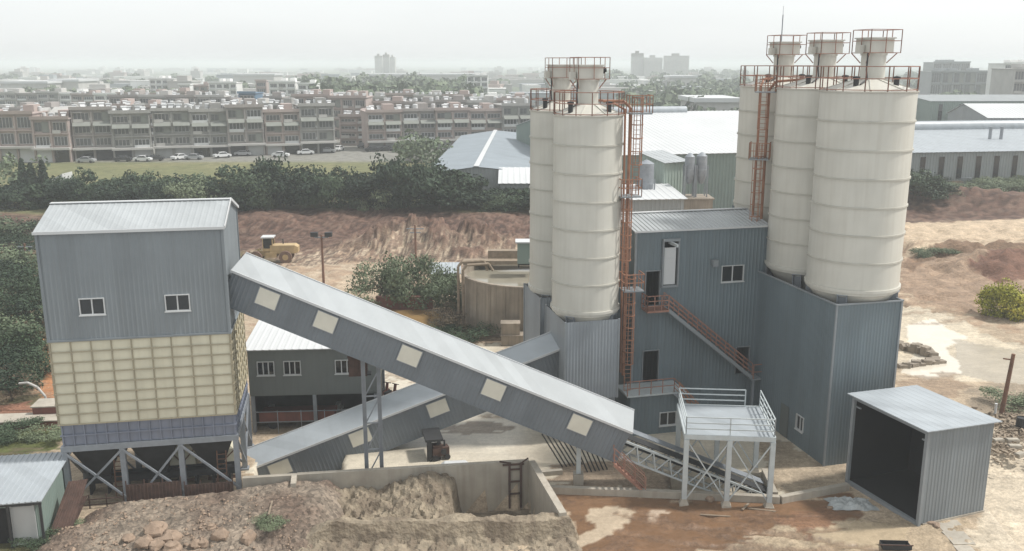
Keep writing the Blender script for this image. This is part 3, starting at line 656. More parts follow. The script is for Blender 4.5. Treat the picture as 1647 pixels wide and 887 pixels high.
# ------------------------------------------------------------------ silos
def ring_pts(r, z, n=28): return [(r*math.cos(2*math.pi*k/n), r*math.sin(2*math.pi*k/n), z) for k in range(n)]
def silo(label, x, y, r, zb, zt, rings, rz, dc=(0.25, 0.1), group='cement silos'):
    t = thing('cement_silo', label, 'silo', (x, y, 0), rz, group)
    prof = [(r-0.12, zb-0.35), (r, zb-0.3)]
    n = rings
    for k in range(n + 1):
        z = zb + (zt - zb) * k / n
        if k in (0, n): prof += [(r, z)]
        else: prof += [(r, z)]
    w = MB(); w.lathe(prof, 72); sh_ = w.build('shell', M['silo'], t, True)
    for k in range(1, n):
        z = zb + (zt - zb)*k/n; w = MB(); w.lathe([(r-0.01, z-0.055), (r+0.065, z-0.05), (r+0.065, z+0.05), (r-0.01, z+0.055)], 72); w.build('stiffener_ring', M['siloring'], sh_, True)
    w = MB(); w.lathe([(r+0.10, zb-0.12), (r+0.10, zb+0.06)], 72); w.lathe([(r, zb-0.12), (r+0.10, zb-0.12)], 72); w.lathe([(r+0.1, zb+0.06), (r, zb+0.06)], 72); w.build('base_ring', M['silo'], t, True)
    w = MB(); w.lathe([(r+0.05, zt-0.02), (r+0.08, zt+0.06), (r-0.05, zt+0.08), (0.6, zt+0.75), (0, zt+0.78)], 72)
    rf_ = w.build('roof', M['silo'], t, True)
    w = MB()
    for k in range(8):
        a = 2*math.pi*(k+0.3)/8; w.bar((0.7*math.cos(a), 0.7*math.sin(a), zt+0.74), ((r-0.1)*math.cos(a), (r-0.1)*math.sin(a), zt+0.12), 0.09, 0.07)
    w.build('rafter', M['silo'], rf_)
    w = MB(); w.lathe([(r-0.1, zb-0.3), (0.5, zb-3.6), (0.4, zb-3.6)], 48); w.build('cone', M['silo'], t, True)
    for k in range(4):
        a = R(45 + 90*k) ; cx, cy = (r-0.25)*math.cos(a), (r-0.25)*math.sin(a)
        w = MB(Matrix.Translation((cx, cy, 0)) @ Matrix.Rotation(a, 4, 'Z'))
        w.box(-0.22, 0.22, -0.3, -0.24, 0, zb-0.12); w.box(-0.22, 0.22, 0.24, 0.3, 0, zb-0.12); w.box(-0.03, 0.03, -0.24, 0.24, 0, zb-0.12); w.box(-0.3, 0.3, -0.34, 0.34, zb-0.34, zb-0.29)
        w.build('leg', M['steel'], t)
    w = MB(); ps = ring_pts(r+0.02, zt+0.05)
    w.railing(ps[::2], 1.45, (0.1, 0.75, 1.45), 3.0, 0.026, True)
    w.build('roof_railing', M['redrail'], t)
    # dust collector
    dx_, dy_ = dc
    d = MB(); d.lathe([(0.72, zt+0.5), (0.72, zt+2.15), (0.78, zt+2.15), (0.78, zt+2.3)], 28, (dx_, dy_)); d.box(dx_-0.8, dx_+0.8, dy_-0.75, dy_+0.75, zt+2.3, zt+3.12); d.box(dx_-0.88, dx_+0.88, dy_-0.83, dy_+0.83, zt+3.12, zt+3.2)
    do = d.build('dust_collector', M['silo'], t, True)
    d = MB(); d.tube((dx_+0.8, dy_, zt+2.85), (dx_+1.12, dy_, zt+2.85), 0.22, 14); d.tube((dx_+1.12, dy_, zt+2.85), (dx_+1.25, dy_, zt+2.85), 0.13, 12); d.build('fan_motor', M['black'], do, True)
    d = MB(); d.box(dx_-1.22, dx_-0.85, dy_-0.25, dy_+0.15, zt+2.25, zt+2.75); d.build('control_box', M['silo'], do)
    d = MB(); e = 0.92; d.railing([(dx_-e,dy_-e,zt+2.3),(dx_+e+0.25,dy_-e,zt+2.3),(dx_+e+0.25,dy_+e,zt+2.3),(dx_-e,dy_+e,zt+2.3)], 1.35, (0.0, 0.7, 1.35), 1.1, 0.02, True)
    for sx in (-1, 1):
        d.bar((dx_+sx*0.95, dy_-e, zt+2.3), (dx_+sx*0.7, dy_-0.3, zt+1.7), 0.05); d.bar((dx_+sx*0.95, dy_+e, zt+2.3), (dx_+sx*0.7, dy_+0.3, zt+1.7), 0.05)
    d.build('collector_railing', M['redrail'], do)
    d = MB(); d.path([(dx_-0.9,dy_-0.7,zt+2.3),(dx_-0.95,dy_-0.75,zt+1.3),(dx_-0.95,dy_-0.9,zt+0.75),(dx_-1.6,dy_-1.2,zt+0.45)], 0.05); d.build('air_hose', M['steeld'], do)
    # level gauge hatches on the roof
    for (ax, ay) in ((-1.5, -0.9), (0.9, -1.4)):
        d = MB(); d.lathe([(0.16, zt+0.2), (0.16, zt+0.75), (0.22, zt+0.75), (0.22, zt+0.9), (0, zt+0.95)], 14, (ax, ay)); d.build('roof_valve', M['steeld'], rf_, True)
    return t
a14 = R(13.9)
silo('right hand cement silo, nearest of the three cream silos on the tall grey base', 21.8, 57.0, 2.82, 11.35, 23.3, 7, a14)
silo('middle cream silo of the three on the tall grey base', 20.75, 62.7, 2.82, 11.35, 23.3, 7, a14)
silo('rearmost of the three right hand cream silos, beside the orange ladder', 19.65, 68.4, 2.82, 11.35, 23.3, 7, a14)
silo('front cream silo of the pair beside the blue grey mixing building', 4.95, 60.0, 2.25, 9.0, 21.7, 7, a14, (0.0, 0.3))
silo('rear cream silo of the pair, half hidden behind the front one', 3.55, 65.8, 2.25, 9.0, 21.7, 7, a14, (0.0, 0.3))
# mast on the rear right silo
b = MB(); b.tube((19.6, 68.6, 23.9), (19.6, 68.6, 28.4), 0.04, 6); b.tube((19.6, 68.6, 28.4), (19.6, 68.6, 29.0), 0.015, 5); tag(b.build('lightning_rod', M['steel']), 'thin lightning rod above the rearmost right silo', 'mast')
# tall clad base under the three silos
t = thing('silo_base', 'tall blue grey clad base housing under the three right hand silos', 'silo base', (19.85, 53.9, 0), a14)
BW, BL, BH = 4.55, 18.0, 10.62
w = MB(); wl = [(14.6, 15.4, 1.25, 2.2)]; dl = []
w.corr((0,0), (BW,0), 0, BH, pitch=0.22); w.corr((BW,0), (BW,BL), 0, BH); w.corr((BW,BL), (0,BL), 0, BH); w.corr((0,BL), (0,0), 0, BH, wl)
w.build('wall', M['cladteal'], t)
window(t, wallframe((0,BL), (0,0)), *wl[0])
b = MB(); W = wallframe((0,BL), (0,0)); b.M = W; b.box(12.6, 13.6, -0.07, -0.05, 0.1, 2.3); b.build('door', M['shedwall'], t)
b = MB()
for (x, y) in ((0,0),(BW,0),(BW,BL),(0,BL)): b.box(x-0.06, x+0.06, y-0.06, y+0.06, 0, BH+0.03)
b.box(-0.09, BW+0.09, -0.09, 0.02, BH-0.05, BH+0.04); b.box(-0.09, 0.02, 0.02, BL, BH-0.05, BH+0.04); b.box(BW-0.02, BW+0.09, 0.02, BL, BH-0.05, BH+0.04)
b.build('corner_trim', M['trim'], t)
# bases of the middle pair
for (lab, x, y, ztop, zlow) in (('pale grey clad base box under the front silo of the pair', 3.5, 57.5, 8.45, 2.95), ('grey clad base box under the rear silo of the pair', 2.05, 63.3, 8.6, 2.0)):
    t = thing('silo_base', lab, 'silo base', (x, y, 0), a14, 'silo base boxes of the pair')
    w = MB(); q = 3.72
    w.corr((0,0), (q,0), zlow, ztop, pitch=0.22); w.corr((q,0), (q,4.6), zlow, ztop, pitch=0.22); w.corr((q,4.6), (0,4.6), zlow, ztop); w.corr((0,4.6), (0,0), zlow, ztop, pitch=0.22)
    w.build('wall', M['cladlite'], t)
    b = MB()
    for (px_, py_) in ((0,0),(q,0),(q,4.6),(0,4.6)):
        b = MB(); b.box(px_-0.06, px_+0.06, py_-0.06, py_+0.06, zlow, ztop+0.03); b.build('corner_trim', M['trim'], t)
    for (px_, py_) in ((0.3,0.3),(q-0.3,0.3),(q-0.3,4.3),(0.3,4.3)):
        b = MB(); b.box(px_-0.2, px_+0.2, py_-0.2, py_+0.2, -0.1, zlow); b.build('leg', M['steel'], t)

# ------------------------------------------------------------------ caged ladders and pipes
def caged(label, x, y, segs, rz, m='orange'):
    """segs: list of (z0, z1, dx) ladder flights with a small platform at each top"""
    t = thing('caged_ladder', label, 'ladder', (x, y, 0), rz, 'orange caged ladders')
    for (z0, z1, ox) in segs:
        b = MB(); b.bar((ox-0.22,0,z0),(ox-0.22,0,z1+1),0.05); b.bar((ox+0.22,0,z0),(ox+0.22,0,z1+1),0.05)
        z = z0
        while z < z1: b.bar((ox-0.22,0,z),(ox+0.22,0,z),0.03); z += 0.3
        fl = b.build('ladder_flight', M[m], t)
        c = MB(); z = z0 + 2.0
        ang = [R(180 + 180*k/6) for k in range(7)]
        while z < z1 + 1:
            pts = [(ox+0.36*math.cos(a), 0.5*math.sin(a), z) for a in ang]
            for p_, q_ in zip(pts, pts[1:]): c.bar(p_, q_, 0.045, 0.06)
            z += 0.85
        for a in ang[::2]: c.bar((ox+0.36*math.cos(a), 0.5*math.sin(a), z0+2.0), (ox+0.36*math.cos(a), 0.5*math.sin(a), z1+1), 0.04)
        c.build('safety_cage', M[m], fl)
        c = MB(); c.box(ox-0.6, ox+0.75, -0.75, 0.5, z1-0.08, z1); pf = c.build('platform', M['trim'], t)
        c = MB(); c.railing([(ox-0.6,0.5,z1),(ox-0.6,-0.75,z1),(ox+0.75,-0.75,z1),(ox+0.75,0.5,z1)], 1.1, (0.55,1.1), 0.7, 0.025); c.build('platform_railing', M[m], pf)
    return t
caged('orange caged ladder tower between the pair of silos and the mixing building', 7.75, 59.3, [(3.1, 10.3, 0.15), (10.3, 16.6, -0.25), (16.6, 21.9, 0.3)], R(10))
caged('orange caged ladder on the gap between the rear and middle right silos', 17.3, 64.3, [(9.0, 18.5, 0.0), (18.5, 23.1, 0.15)], R(-20))
for (lab, pts, r_) in (('thick orange filling pipe climbing beside the front silo of the pair', [(7.65,59.9,4.0),(7.65,59.9,22.2),(7.2,60.0,22.6),(5.9,60.1,22.6)], 0.10),
                       ('second orange filling pipe behind the ladder of the silo pair', [(7.55,60.5,4.0),(7.45,61.0,22.0),(6.6,62.5,22.5),(4.6,65.0,22.6)], 0.075),
                       ('orange filling pipe curving over the roof of the middle right silo', [(17.85,64.6,8.5),(17.85,64.6,23.2),(18.2,64.4,23.75),(20.0,63.3,23.95)], 0.09),
                       ('orange filling pipe against the rear right silo', [(17.45,65.4,8.5),(17.45,65.4,23.4),(17.9,66.3,23.9),(19.0,67.8,23.95)], 0.075)):
    b = MB(); b.path(pts, r_, 10); tag(b.build('filling_pipe', M['orange'], None, True), lab, 'pipe', 'orange silo filling pipes')

# ------------------------------------------------------------------ mixing building
t = thing('mixing_building', 'tall blue grey mixing building with outside stairs between the silo groups', 'building', (8.42, 61.0, 0), a14)
MW, MD, MH = 9.95, 5.6, 13.88
ops = [(0.82, 1.83, 8.62, 11.04), (2.02, 3.08, 10.0, 13.1), (6.52, 8.14, 10.0, 11.1), (0.8, 1.96, 3.02, 5.3), (7.98, 9.0, 3.05, 5.05)]
w = MB()
mr = lambda u: MH + 0.62*(1 - abs(u - 3.4)/3.4) if u < 6.8 else MH
w.corr((0,0), (MW,0), 0.0, MH, ops, 0.27); w.corr((MW,0), (MW,MD), 0, MH, ztop=lambda u: MH + 0.6*min(u/3.6, 1)); w.corr((MW,MD), (0,MD), 0, MH); w.corr((0,MD), (0,0), 0, MH, ztop=lambda u: MH + 0.6*min((MD-u)/3.6, 1))
w.build('wall', M['cladteal'], t)
Wf = wallframe((0,0), (MW,0))
window(t, Wf, *ops[2]); doorway(t, Wf, *ops[0]); doorway(t, Wf, *ops[3]); doorway(t, Wf, *ops[4])
b = MB(Wf); b.box(1.92, 2.02, -0.2, 0.2, 9.9, 13.2); b.box(3.08, 3.18, -0.2, 0.2, 9.9, 13.2); b.box(1.92, 3.18, -0.25, 0.2, 13.1, 13.28); b.box(1.92, 3.18, -0.2, 0.2, 9.85, 10.0)
hd = b.build('hoist_frame', M['trim'], t)
b = MB(Wf); b.box(2.1, 2.95, -0.06, 0.0, 10.05, 12.65); b.box(2.1, 2.95, -0.075, -0.062, 11.9, 11.95); b.build('hoist_door', M['white'], hd)
b = MB(Wf); b.bar((2.5,0.2,13.0),(2.5,-1.3,13.0),0.12,0.2); b.build('hoist_beam', M['steelw'], hd)
b = MB(Wf); b.box(5.62, 6.02, -0.42, -0.05, 11.2, 11.65); b.box(5.66, 5.98, -0.46, -0.42, 11.24, 11.6); b.build('vent_hood', M['trim'], t)
b = MB()
for (x, y) in ((0,0),(MW,0),(MW,MD),(0,MD)):
    b = MB(); b.box(x-0.07, x+0.07, y-0.07, y+0.07, 0, MH-0.02); b.build('corner_trim', M['trim'], t)
rf = MB(); zr2 = MH + 0.62
rf.sheet((-0.15,-0.15,MH),(MW+0.15,-0.15,MH),(MW+0.15,3.6,zr2),(-0.15,3.6,zr2), 0.33, 0.045)
rf.sheet((MW+0.15,MD+0.15,MH+0.2),(-0.15,MD+0.15,MH+0.2),(-0.15,3.6,zr2),(MW+0.15,3.6,zr2), 0.33, 0.045)
ro = rf.build('roof', M['roof'], t)
b = MB(); b.bar((-0.15,3.6,zr2+0.05),(MW+0.15,3.6,zr2+0.05),0.4,0.05); b.bar((-0.17,-0.18,MH-0.03),(MW+0.17,-0.18,MH-0.03),0.05,0.12); b.build('flashing', M['white'], ro)
# control room
cw = [(1.3, 2.45, 0.6, 1.5)]
w = MB(); w.corr((-0.9,-2.2), (2.95,-2.2), 0, 2.9, [(c[0]+0.9, c[1]+0.9, c[2], c[3]) for c in cw], 0.27, 0.02); w.corr((2.95,-2.2), (2.95,0), 0, 2.9, (), 0.27, 0.03); w.corr((-0.9,0), (-0.9,-2.2), 0, 2.9)
cr_ = w.build('control_room', M['cladteal'], t)
window(cr_, wallframe((0,-2.2), (2.95,-2.2)), *cw[0])
b = MB(); b.box(-1.2, 3.1, -2.4, -0.06, 2.88, 3.0); cb = b.build('balcony', M['steelw'], t)
b = MB(); b.railing([(-1.2,-2.35,3.0),(2.2,-2.35,3.0)], 1.0, (0.5,1.0), 0.85, 0.025); b.build('balcony_railing', M['redrail'], cb)
# stairs
def stair(parent, s0, z0, s1, z1, y0, wd_, m1, m2):
    P = Vector((s0, y0, z0)); Q = Vector((s1, y0, z1)); oy = Vector((0, -wd_, 0))
    b = MB(); b.bar(P, Q, 0.06, 0.24); b.bar(P+oy, Q+oy, 0.06, 0.24); st = b.build('stair', m1, parent)
    n = int(abs(z1-z0)/0.2); b = MB()
    for k in range(n):
        c = P.lerp(Q, (k+0.5)/n); b.box(c.x-0.13, c.x+0.13, y0-wd_, y0, c.z-0.02, c.z+0.02)
    b.build('tread', m1, st)
    b = MB()
    for o_ in (Vector((0,0,0)), oy):
        for hh in (0.4, 0.72, 1.05): b.bar(P+o_+Vector((0,0,hh)), Q+o_+Vector((0,0,hh)), 0.05)
        nn = max(2, int((Q-P).length/0.9))
        for k in range(nn+1): c = P.lerp(Q, k/nn)+o_; b.bar(c, c+Vector((0,0,1.05)), 0.05)
    b.build('stair_railing', m2, st)
stair(t, 2.1, 8.5, 8.75, 3.05, -0.25, 0.85, M['trim'], M['redrail'])
stair(t, 2.2, 2.95, 4.7, 0.15, -2.35, 0.8, M['trim'], M['orange'])
b = MB(); b.box(0.55, 2.15, -1.15, -0.06, 8.38, 8.5); ld = b.build('landing', M['redrail'], t)
b = MB(); b.railing([(0.55,-0.1,8.5),(0.55,-1.12,8.5),(2.1,-1.12,8.5)], 1.05, (0.35,0.7,1.05), 0.6, 0.028); b.build('landing_railing', M['redrail'], ld)
b = MB(); b.box(8.6, 10.4, -1.3, -0.06, 2.9, 3.02); ld = b.build('landing', M['trim'], t)
b = MB(); b.railing([(8.75,-1.28,3.02),(10.35,-1.28,3.02),(10.35,-0.1,3.02)], 1.05, (0.5,1.05), 0.7, 0.025); b.build('landing_railing', M['redrail'], ld)
b = MB()
for (x, y) in ((8.8,-1.2),(10.2,-1.2),(10.2,-0.2)): b.box(x-0.07, x+0.07, y-0.07, y+0.07, 0, 2.9)
b.build('landing_post', M['steel'], ld)
b = MB(Wf); b.tube((MW+0.1, 1.0, 5.9), (MW+1.4, 1.0, 5.75), 0.22, 14); tag(b.build('duct', M['trim'], t, True))

# ------------------------------------------------------------------ pale steel platform
t = thing('steel_platform', 'pale steel platform with railings standing on six legs over the belt', 'platform', (9.95, 48.8, 0), R(-5))
PW, PD, PH = 4.95, 4.75, 4.28
b = MB(); b.box(0, PW, 0, PD, PH-0.02, PH+0.02); b.build('deck', M['roofb'], t)
b = MB(); b.box(-0.08, PW+0.08, -0.1, -0.002, PH-0.22, PH+0.06); b.box(-0.08, PW+0.08, PD+0.002, PD+0.1, PH-0.22, PH+0.06); b.box(-0.1, -0.002, 0, PD, PH-0.22, PH+0.06); b.box(PW+0.002, PW+0.1, 0, PD, PH-0.22, PH+0.06)
for k in range(1, 6): b.box(0.01, PW-0.01, PD*k/6-0.04, PD*k/6+0.04, PH-0.2, PH-0.03)
b.build('edge_beam', M['steelw'], t)
for x in (0.05, PW/2, PW-0.05):
    for y in (0.0, PD-0.05):
        b = MB(); b.box(x-0.14, x+0.14, y-0.14, y-0.10, 0.0, PH-0.23); b.box(x-0.14, x+0.14, y+0.10, y+0.14, 0.0, PH-0.23); b.box(x-0.14, x-0.10, y-0.1, y+0.1, 0, PH-0.23); b.box(x+0.1, x+0.14, y-0.1, y+0.1, 0, PH-0.23)
        l_ = b.build('leg', M['steelw'], t)
        b = MB(); b.box(x-0.27, x+0.27, y-0.25, y+0.25, -0.15, 0.08); b.add([(x-0.24,y-0.22,0.08),(x+0.24,y-0.22,0.08),(x+0.24,y+0.22,0.08),(x-0.24,y+0.22,0.08),(x-0.15,y-0.15,0.35),(x+0.15,y-0.15,0.35),(x+0.15,y+0.15,0.35),(x-0.15,y+0.15,0.35)], [(0,1,5,4),(1,2,6,5),(2,3,7,6),(3,0,4,7)]); b.build('foot_plate', M['conc'], l_)
for (xa, xb) in ((0.15, PW/2-0.1), (PW/2+0.1, PW-0.15)):
    for y in (0.0, PD-0.05):
        for (za, zb) in ((3.85, 0.35), (0.35, 3.85)):
            b = MB(); yy = y + (0.05 if za > zb else -0.05); b.bar((xa, yy, za), (xb, yy, zb), 0.07); b.build('brace', M['steelw'], t)
rl = (0.4, 0.75, 1.1)
for (pts, st) in (([(0,PD,PH),(PW-0.9,PD,PH)], 4.0), ([(0,0,PH),(0,PD,PH)], 4.6), ([(PW,0,PH),(PW,PD,PH)], 1.2), ([(0,0,PH),(PW,0,PH)], 2.4)):
    b = MB(); b.railing(pts, 1.1, rl, st, 0.03); b.build('railing', M['steelw'], t)

# ------------------------------------------------------------------ steel box shed (right)
t = thing('box_shed', 'grey steel box shed with a wide open dark front on the right', 'shed', (22.5, 46.15, 0), R(20.6))
SW, SL, SH = 4.75, 5.8, 5.55
w = MB(); w.corr((0,0), (SW,0), 0.12, SH, (), 0.24); w.corr((SW,0), (SW,SL), 0.12, SH); w.corr((SW,SL), (0,SL), 0.12, SH); w.build('wall', M['clad'], t)
w = MB(); w.box(0.06, SW-0.06, 0.06, 0.08, 0.02, SH-0.05); w.box(SW-0.08, SW-0.06, 0.08, SL-0.08, 0.02, SH-0.05); w.box(0.06, SW-0.06, SL-0.08, SL-0.06, 0.02, SH-0.05); w.build('shade_lining', M['dark'], t)  # near-black sheets added so the inside reads as deep shade
w = MB(); w.sheet((-0.3,-0.25,SH+0.18),(SW+0.3,-0.25,SH+0.02),(SW+0.3,SL+0.25,SH+0.02),(-0.3,SL+0.25,SH+0.18), 0.5, 0.01); w.build('roof', M['roofb'], t)
w = MB(); w.box(-0.06, 0.12, -0.06, 0.14, 0, SH); w.box(-0.06, 0.12, SL-0.14, SL+0.06, 0, SH); w.box(-0.05, 0.1, 0.14, SL-0.14, SH-0.14, SH); w.box(-0.1, 0.12, 0.14, SL-0.14, 0, 0.2); w.build('opening_frame', M['trim'], t)
w = MB(); w.box(0.12, SW-0.08, 0.08, SL-0.08, 0.0, 0.14); w.build('floor', M['dark'], t)  # floor coloured near black, shade painted in
w = MB(); w.box(SW-0.75, SW-0.1, 2.4, 3.5, 1.9, 3.6); w.box(SW-1.2, SW-0.75, 2.2, 2.5, 0.14, 3.2); w.build('inner_hopper', M['steeld'], t)
w = MB(); w.bar((0.16, 0.1, SH-0.6), (0.16, 0.5, SH-0.6), 0.08); w.bar((0.16, SL-0.5, SH-0.6), (0.16, SL-0.1, SH-0.6), 0.08); w.build('door_track', M['trim'], t)
w = MB(); w.box(0.3, SW+0.05, -0.05, 0.25, -1.1, 0.1); w.box(SW-0.25, SW+0.05, 0.25, SL, -1.1, 0.1); w.build('plinth', M['conc'], t)

# ------------------------------------------------------------------ sand bay walls, kerbs
t = thing('sand_bay', 'concrete walled sand bay in front of the conveyors', 'storage bay', (0,0,0))
ZT = 1.4
def thick_wall(name, a, b, th, z0, z1, parent, m='conc', side=1):
    a = Vector((*a, 0)); b = Vector((*b, 0)); d = (b-a).normalized(); n = Vector((-d.y, d.x, 0))*th*side
    mb = MB(); vs = [a, b, b+n, a+n]
    mb.add([(v.x, v.y, z0) for v in vs] + [(v.x, v.y, z1) for v in vs], [(0,3,2,1),(4,5,6,7),(0,1,5,4),(1,2,6,5),(2,3,7,6),(3,0,4,7)] if side > 0 else [(0,1,2,3),(7,6,5,4),(4,5,1,0),(5,6,2,1),(6,7,3,2),(7,4,0,3)])
    return mb.build(name, M[m], parent)
thick_wall('back_wall', (-15.75, 49.25), (-12.66, 49.67), 0.3, -2.3, ZT-0.02, t)
thick_wall('back_wall', (-12.655, 49.68), (1.05, 51.6), 0.32, -2.3, ZT, t)
thick_wall('side_wall', (1.4, 51.7), (2.95, 45.05), 0.4, -2.3, ZT+0.01, t, side=-1)
thick_wall('side_wall', (-12.65, 49.66), (-12.45, 48.5), 0.3, -1.7, ZT+0.03, t, side=-1)
b = MB(); W = wallframe((-12.65, 49.7), (1.05, 51.6)); b.M = W
for u in (12.55, 13.25): b.box(u, u+0.12, -0.14, -0.02, -1.6, ZT-0.05)
for z in (0.9, 0.1, -0.7): b.box(12.67, 13.25, -0.12, -0.06, z, z+0.1)
b.box(12.2, 13.5, -0.1, 0.0, ZT-0.2, ZT-0.1); b.bar((12.0,-0.06,ZT+0.1),(12.7,-0.06,ZT-0.05),0.08); b.bar((13.3,-0.06,ZT-0.1),(13.75,-0.1,ZT+0.25),0.07)
b.build('rusty_ladder_frame', M['rust'], t)
def kerb(label, pts, wdt=0.35, h=0.42):
    b = MB()
    for p, q in zip(pts, pts[1:]):
        p = Vector((*p[:2], 0)); q = Vector((*q[:2], 0)); d = (q-p).normalized(); n = Vector((-d.y, d.x, 0))*wdt
        vs = [p, q, q+n, p+n]
        b.add([(v.x, v.y, -0.3) for v in vs] + [(v.x, v.y, h) for v in vs], [(0,3,2,1),(4,5,6,7),(0,1,5,4),(1,2,6,5),(2,3,7,6),(3,0,4,7)])
    return tag(b.build('kerb_wall', M['conc']), label, 'low wall', 'low concrete kerb walls')
kerb('long low concrete kerb wall between the brown mud and the belt pit', [g(884, 795), g(1020, 800), g(1254, 811)])
kerb('short low concrete kerb wall turning from the pit towards the box shed', [g(1258, 811), g(1366, 790)])
kerb('low concrete rim along the right edge of the belt pit', [(15.75, 49.75), (15.95, 53.0)], 0.3, 0.25)
kerb('low concrete kerb under the grey column below the conveyor end', [g(862, 768), g(905, 764)], 0.3, 0.3)
# stacks of rusty profiles behind the kerb
for k, (u, v, ang, lab) in enumerate(((905, 752, 58, 'bundle of dark steel lengths leaning under the conveyor end'), (945, 760, 66, 'second bundle of dark steel lengths beside the grey column'))):
    c = g(u, v); b = MB()
    for j in range(6):
        o_ = Vector((0.16*j, 0.05*j, 0)); dd = Vector((-math.cos(R(ang)), 0.15, math.sin(R(ang)))) * (2.5 + 0.2*(j % 3)); b.bar(c + o_*1.6, c + o_*1.6 + dd, 0.05, 0.07)
    tag(b.build('steel_bundle', M['steeld']), lab, 'steel bundle', 'leaning steel bundles')

# ------------------------------------------------------------------ heaps
def heap(name, x0, x1, y0, y1, fn, res, m, kind='stuff', label=None, cat=None):
    nx_ = int((x1-x0)/res)+1; ny_ = int((y1-y0)/res)+1
    gx, gy = np.meshgrid(np.linspace(x0, x1, nx_), np.linspace(y0, y1, ny_))
    zz = fn(gx, gy)
    vs = np.stack([gx.ravel(), gy.ravel(), zz.ravel()], 1).tolist(); ii = np.arange(nx_*ny_).reshape(ny_, nx_)
    fs = np.stack([ii[:-1,:-1].ravel(), ii[:-1,1:].ravel(), ii[1:,1:].ravel(), ii[1:,:-1].ravel()], 1).tolist()
    fs = [f for f in fs if max(vs[i][2] for i in f) > -2.5]
    mb = MB(); mb.v = [tuple(v) for v in vs]; mb.f = [tuple(f) for f in fs]
    o = mb.build(name, M[m], None, True); tag(o, label, cat, kind=kind); return o
def seg_d(x, y, a, b):
    ax, ay = a; bx, by = b; t_ = np.clip(((x-ax)*(bx-ax)+(y-ay)*(by-ay))/((bx-ax)**2+(by-ay)**2), 0, 1)
    return np.hypot(x-(ax+t_*(bx-ax)), y-(ay+t_*(by-ay))), t_
def back_y(x): return 49.68 + (x+12.65)*0.14
def sandf(x, y):
    n1 = fnoise(x, y, 0.55, 5, 21.0); n2 = fnoise(x, y, 2.2, 4, 33.0); n3 = np.abs(fnoise(x, y, 0.9, 4, 45.0)); n4 = fnoise(x, y, 5.5, 2, 51.0)
    wall_d = back_y(x) - y
    # top of the heap lies a little under the wall head, highest against the wall before the cut
    top = 0.30 + 0.85*np.exp(-((x+5.0)/1.7)**2 - (wall_d/2.2)**2) + 0.25*np.exp(-((x+9.5)/2.4)**2 - ((y-47.5)/1.8)**2) - 0.10*wall_d
    cut = 1 - sm(-3.75, -3.3, x + 0.18*n1 + 0.12*(49-y))
    inner = -1.75 + (top + 1.80 + 0.42*n1 + 0.26*n2 - 0.35*n3 + 0.10*n4)*cut
    # ridge of pushed-up sand along the open front, with a cut bank and a lower bench
    yr = 44.25 + 0.05*(x+9) + 0.22*n1
    crest = 1.18 + 0.10*n1 + 0.10*n2 + 0.05*n3 + 0.25*sm(-8, -11, x)
    crest = crest - (crest + 0.2) * 0.9 * sm(-9.0, -12.2, x + 0.4*n1)
    dd = y - yr
    back = 1 - sm(0.45, 1.9 + 0.3*n1, dd); face = sm(-0.42 + 0.12*n2, -0.12, dd)
    bench = (0.22 + 0.3*n1 + 0.22*n2 + 0.06*n4) * sm(-2.1, -0.9, dd + 0.3*n1)
    low = -0.35 + (bench + 0.35)
    ridge = np.where(dd > 0, -1.75 + (crest + 1.75)*back, low + (crest - low)*face) - (dd < -2.0)*0.4
    ridge = np.where(x < -11.5, np.minimum(ridge, crest), ridge)
    h = np.where(dd > 0, np.maximum(inner, ridge), ridge) + 0.03*n4
    h = h - 0.8*sm(-11.0, -14.0, x)*(dd < 3.0)
    e_ = x - (2.75 + (45.0-y)*0.30 + 0.25*n1)
    h = h - 3.0*sm(0.25, 1.5, e_)*(y < 45.2)
    h = np.where(y > wall_d + y + 0.05 - 0*x, h, h)
    h = np.where(y > back_y(x) + 0.05, -3, h); h = np.where((x > 2.72 + (45.05-y)*0.24) & (y > 45.1), -3, h); h = np.where(x > 4.1, -3, h)
    return h
def sandmat():
    m = mat('damp_sand_tones', (0.265, 0.218, 0.158), 0.95, 0, 0.25, 2.0, bump=0.16, bscale=4.0)
    nt = m.node_tree; p = nt.nodes['Principled BSDF']; src = p.inputs['Base Color'].links[0].from_socket
    tc = [n for n in nt.nodes if n.type == 'TEX_COORD'][0]
    big = nd(nt, 'ShaderNodeTexNoise'); big.inputs['Scale'].default_value = 0.7; big.inputs['Detail'].default_value = 9; big.inputs['Distortion'].default_value = 0.8; nt.links.new(tc.outputs['Object'], big.inputs['Vector'])
    rr = nd(nt, 'ShaderNodeMapRange'); rr.inputs[1].default_value = 0.45; rr.inputs[2].default_value = 0.6; nt.links.new(big.outputs['Fac'], rr.inputs[0])
    mx = nd(nt, 'ShaderNodeMix', data_type='RGBA'); nt.links.new(rr.outputs[0], mx.inputs[0]); nt.links.new(src, mx.inputs[6]); mx.inputs[7].default_value = (0.170, 0.134, 0.096, 1)
    nt.links.new(mx.outputs[2], p.inputs['Base Color']); return m
M['sand'] = sandmat()
heap('sand_pile', -16.5, 4.2, 41.0, 51.7, sandf, 0.1, 'sand', label='damp tan sand heaped against the bay walls', cat='sand pile')
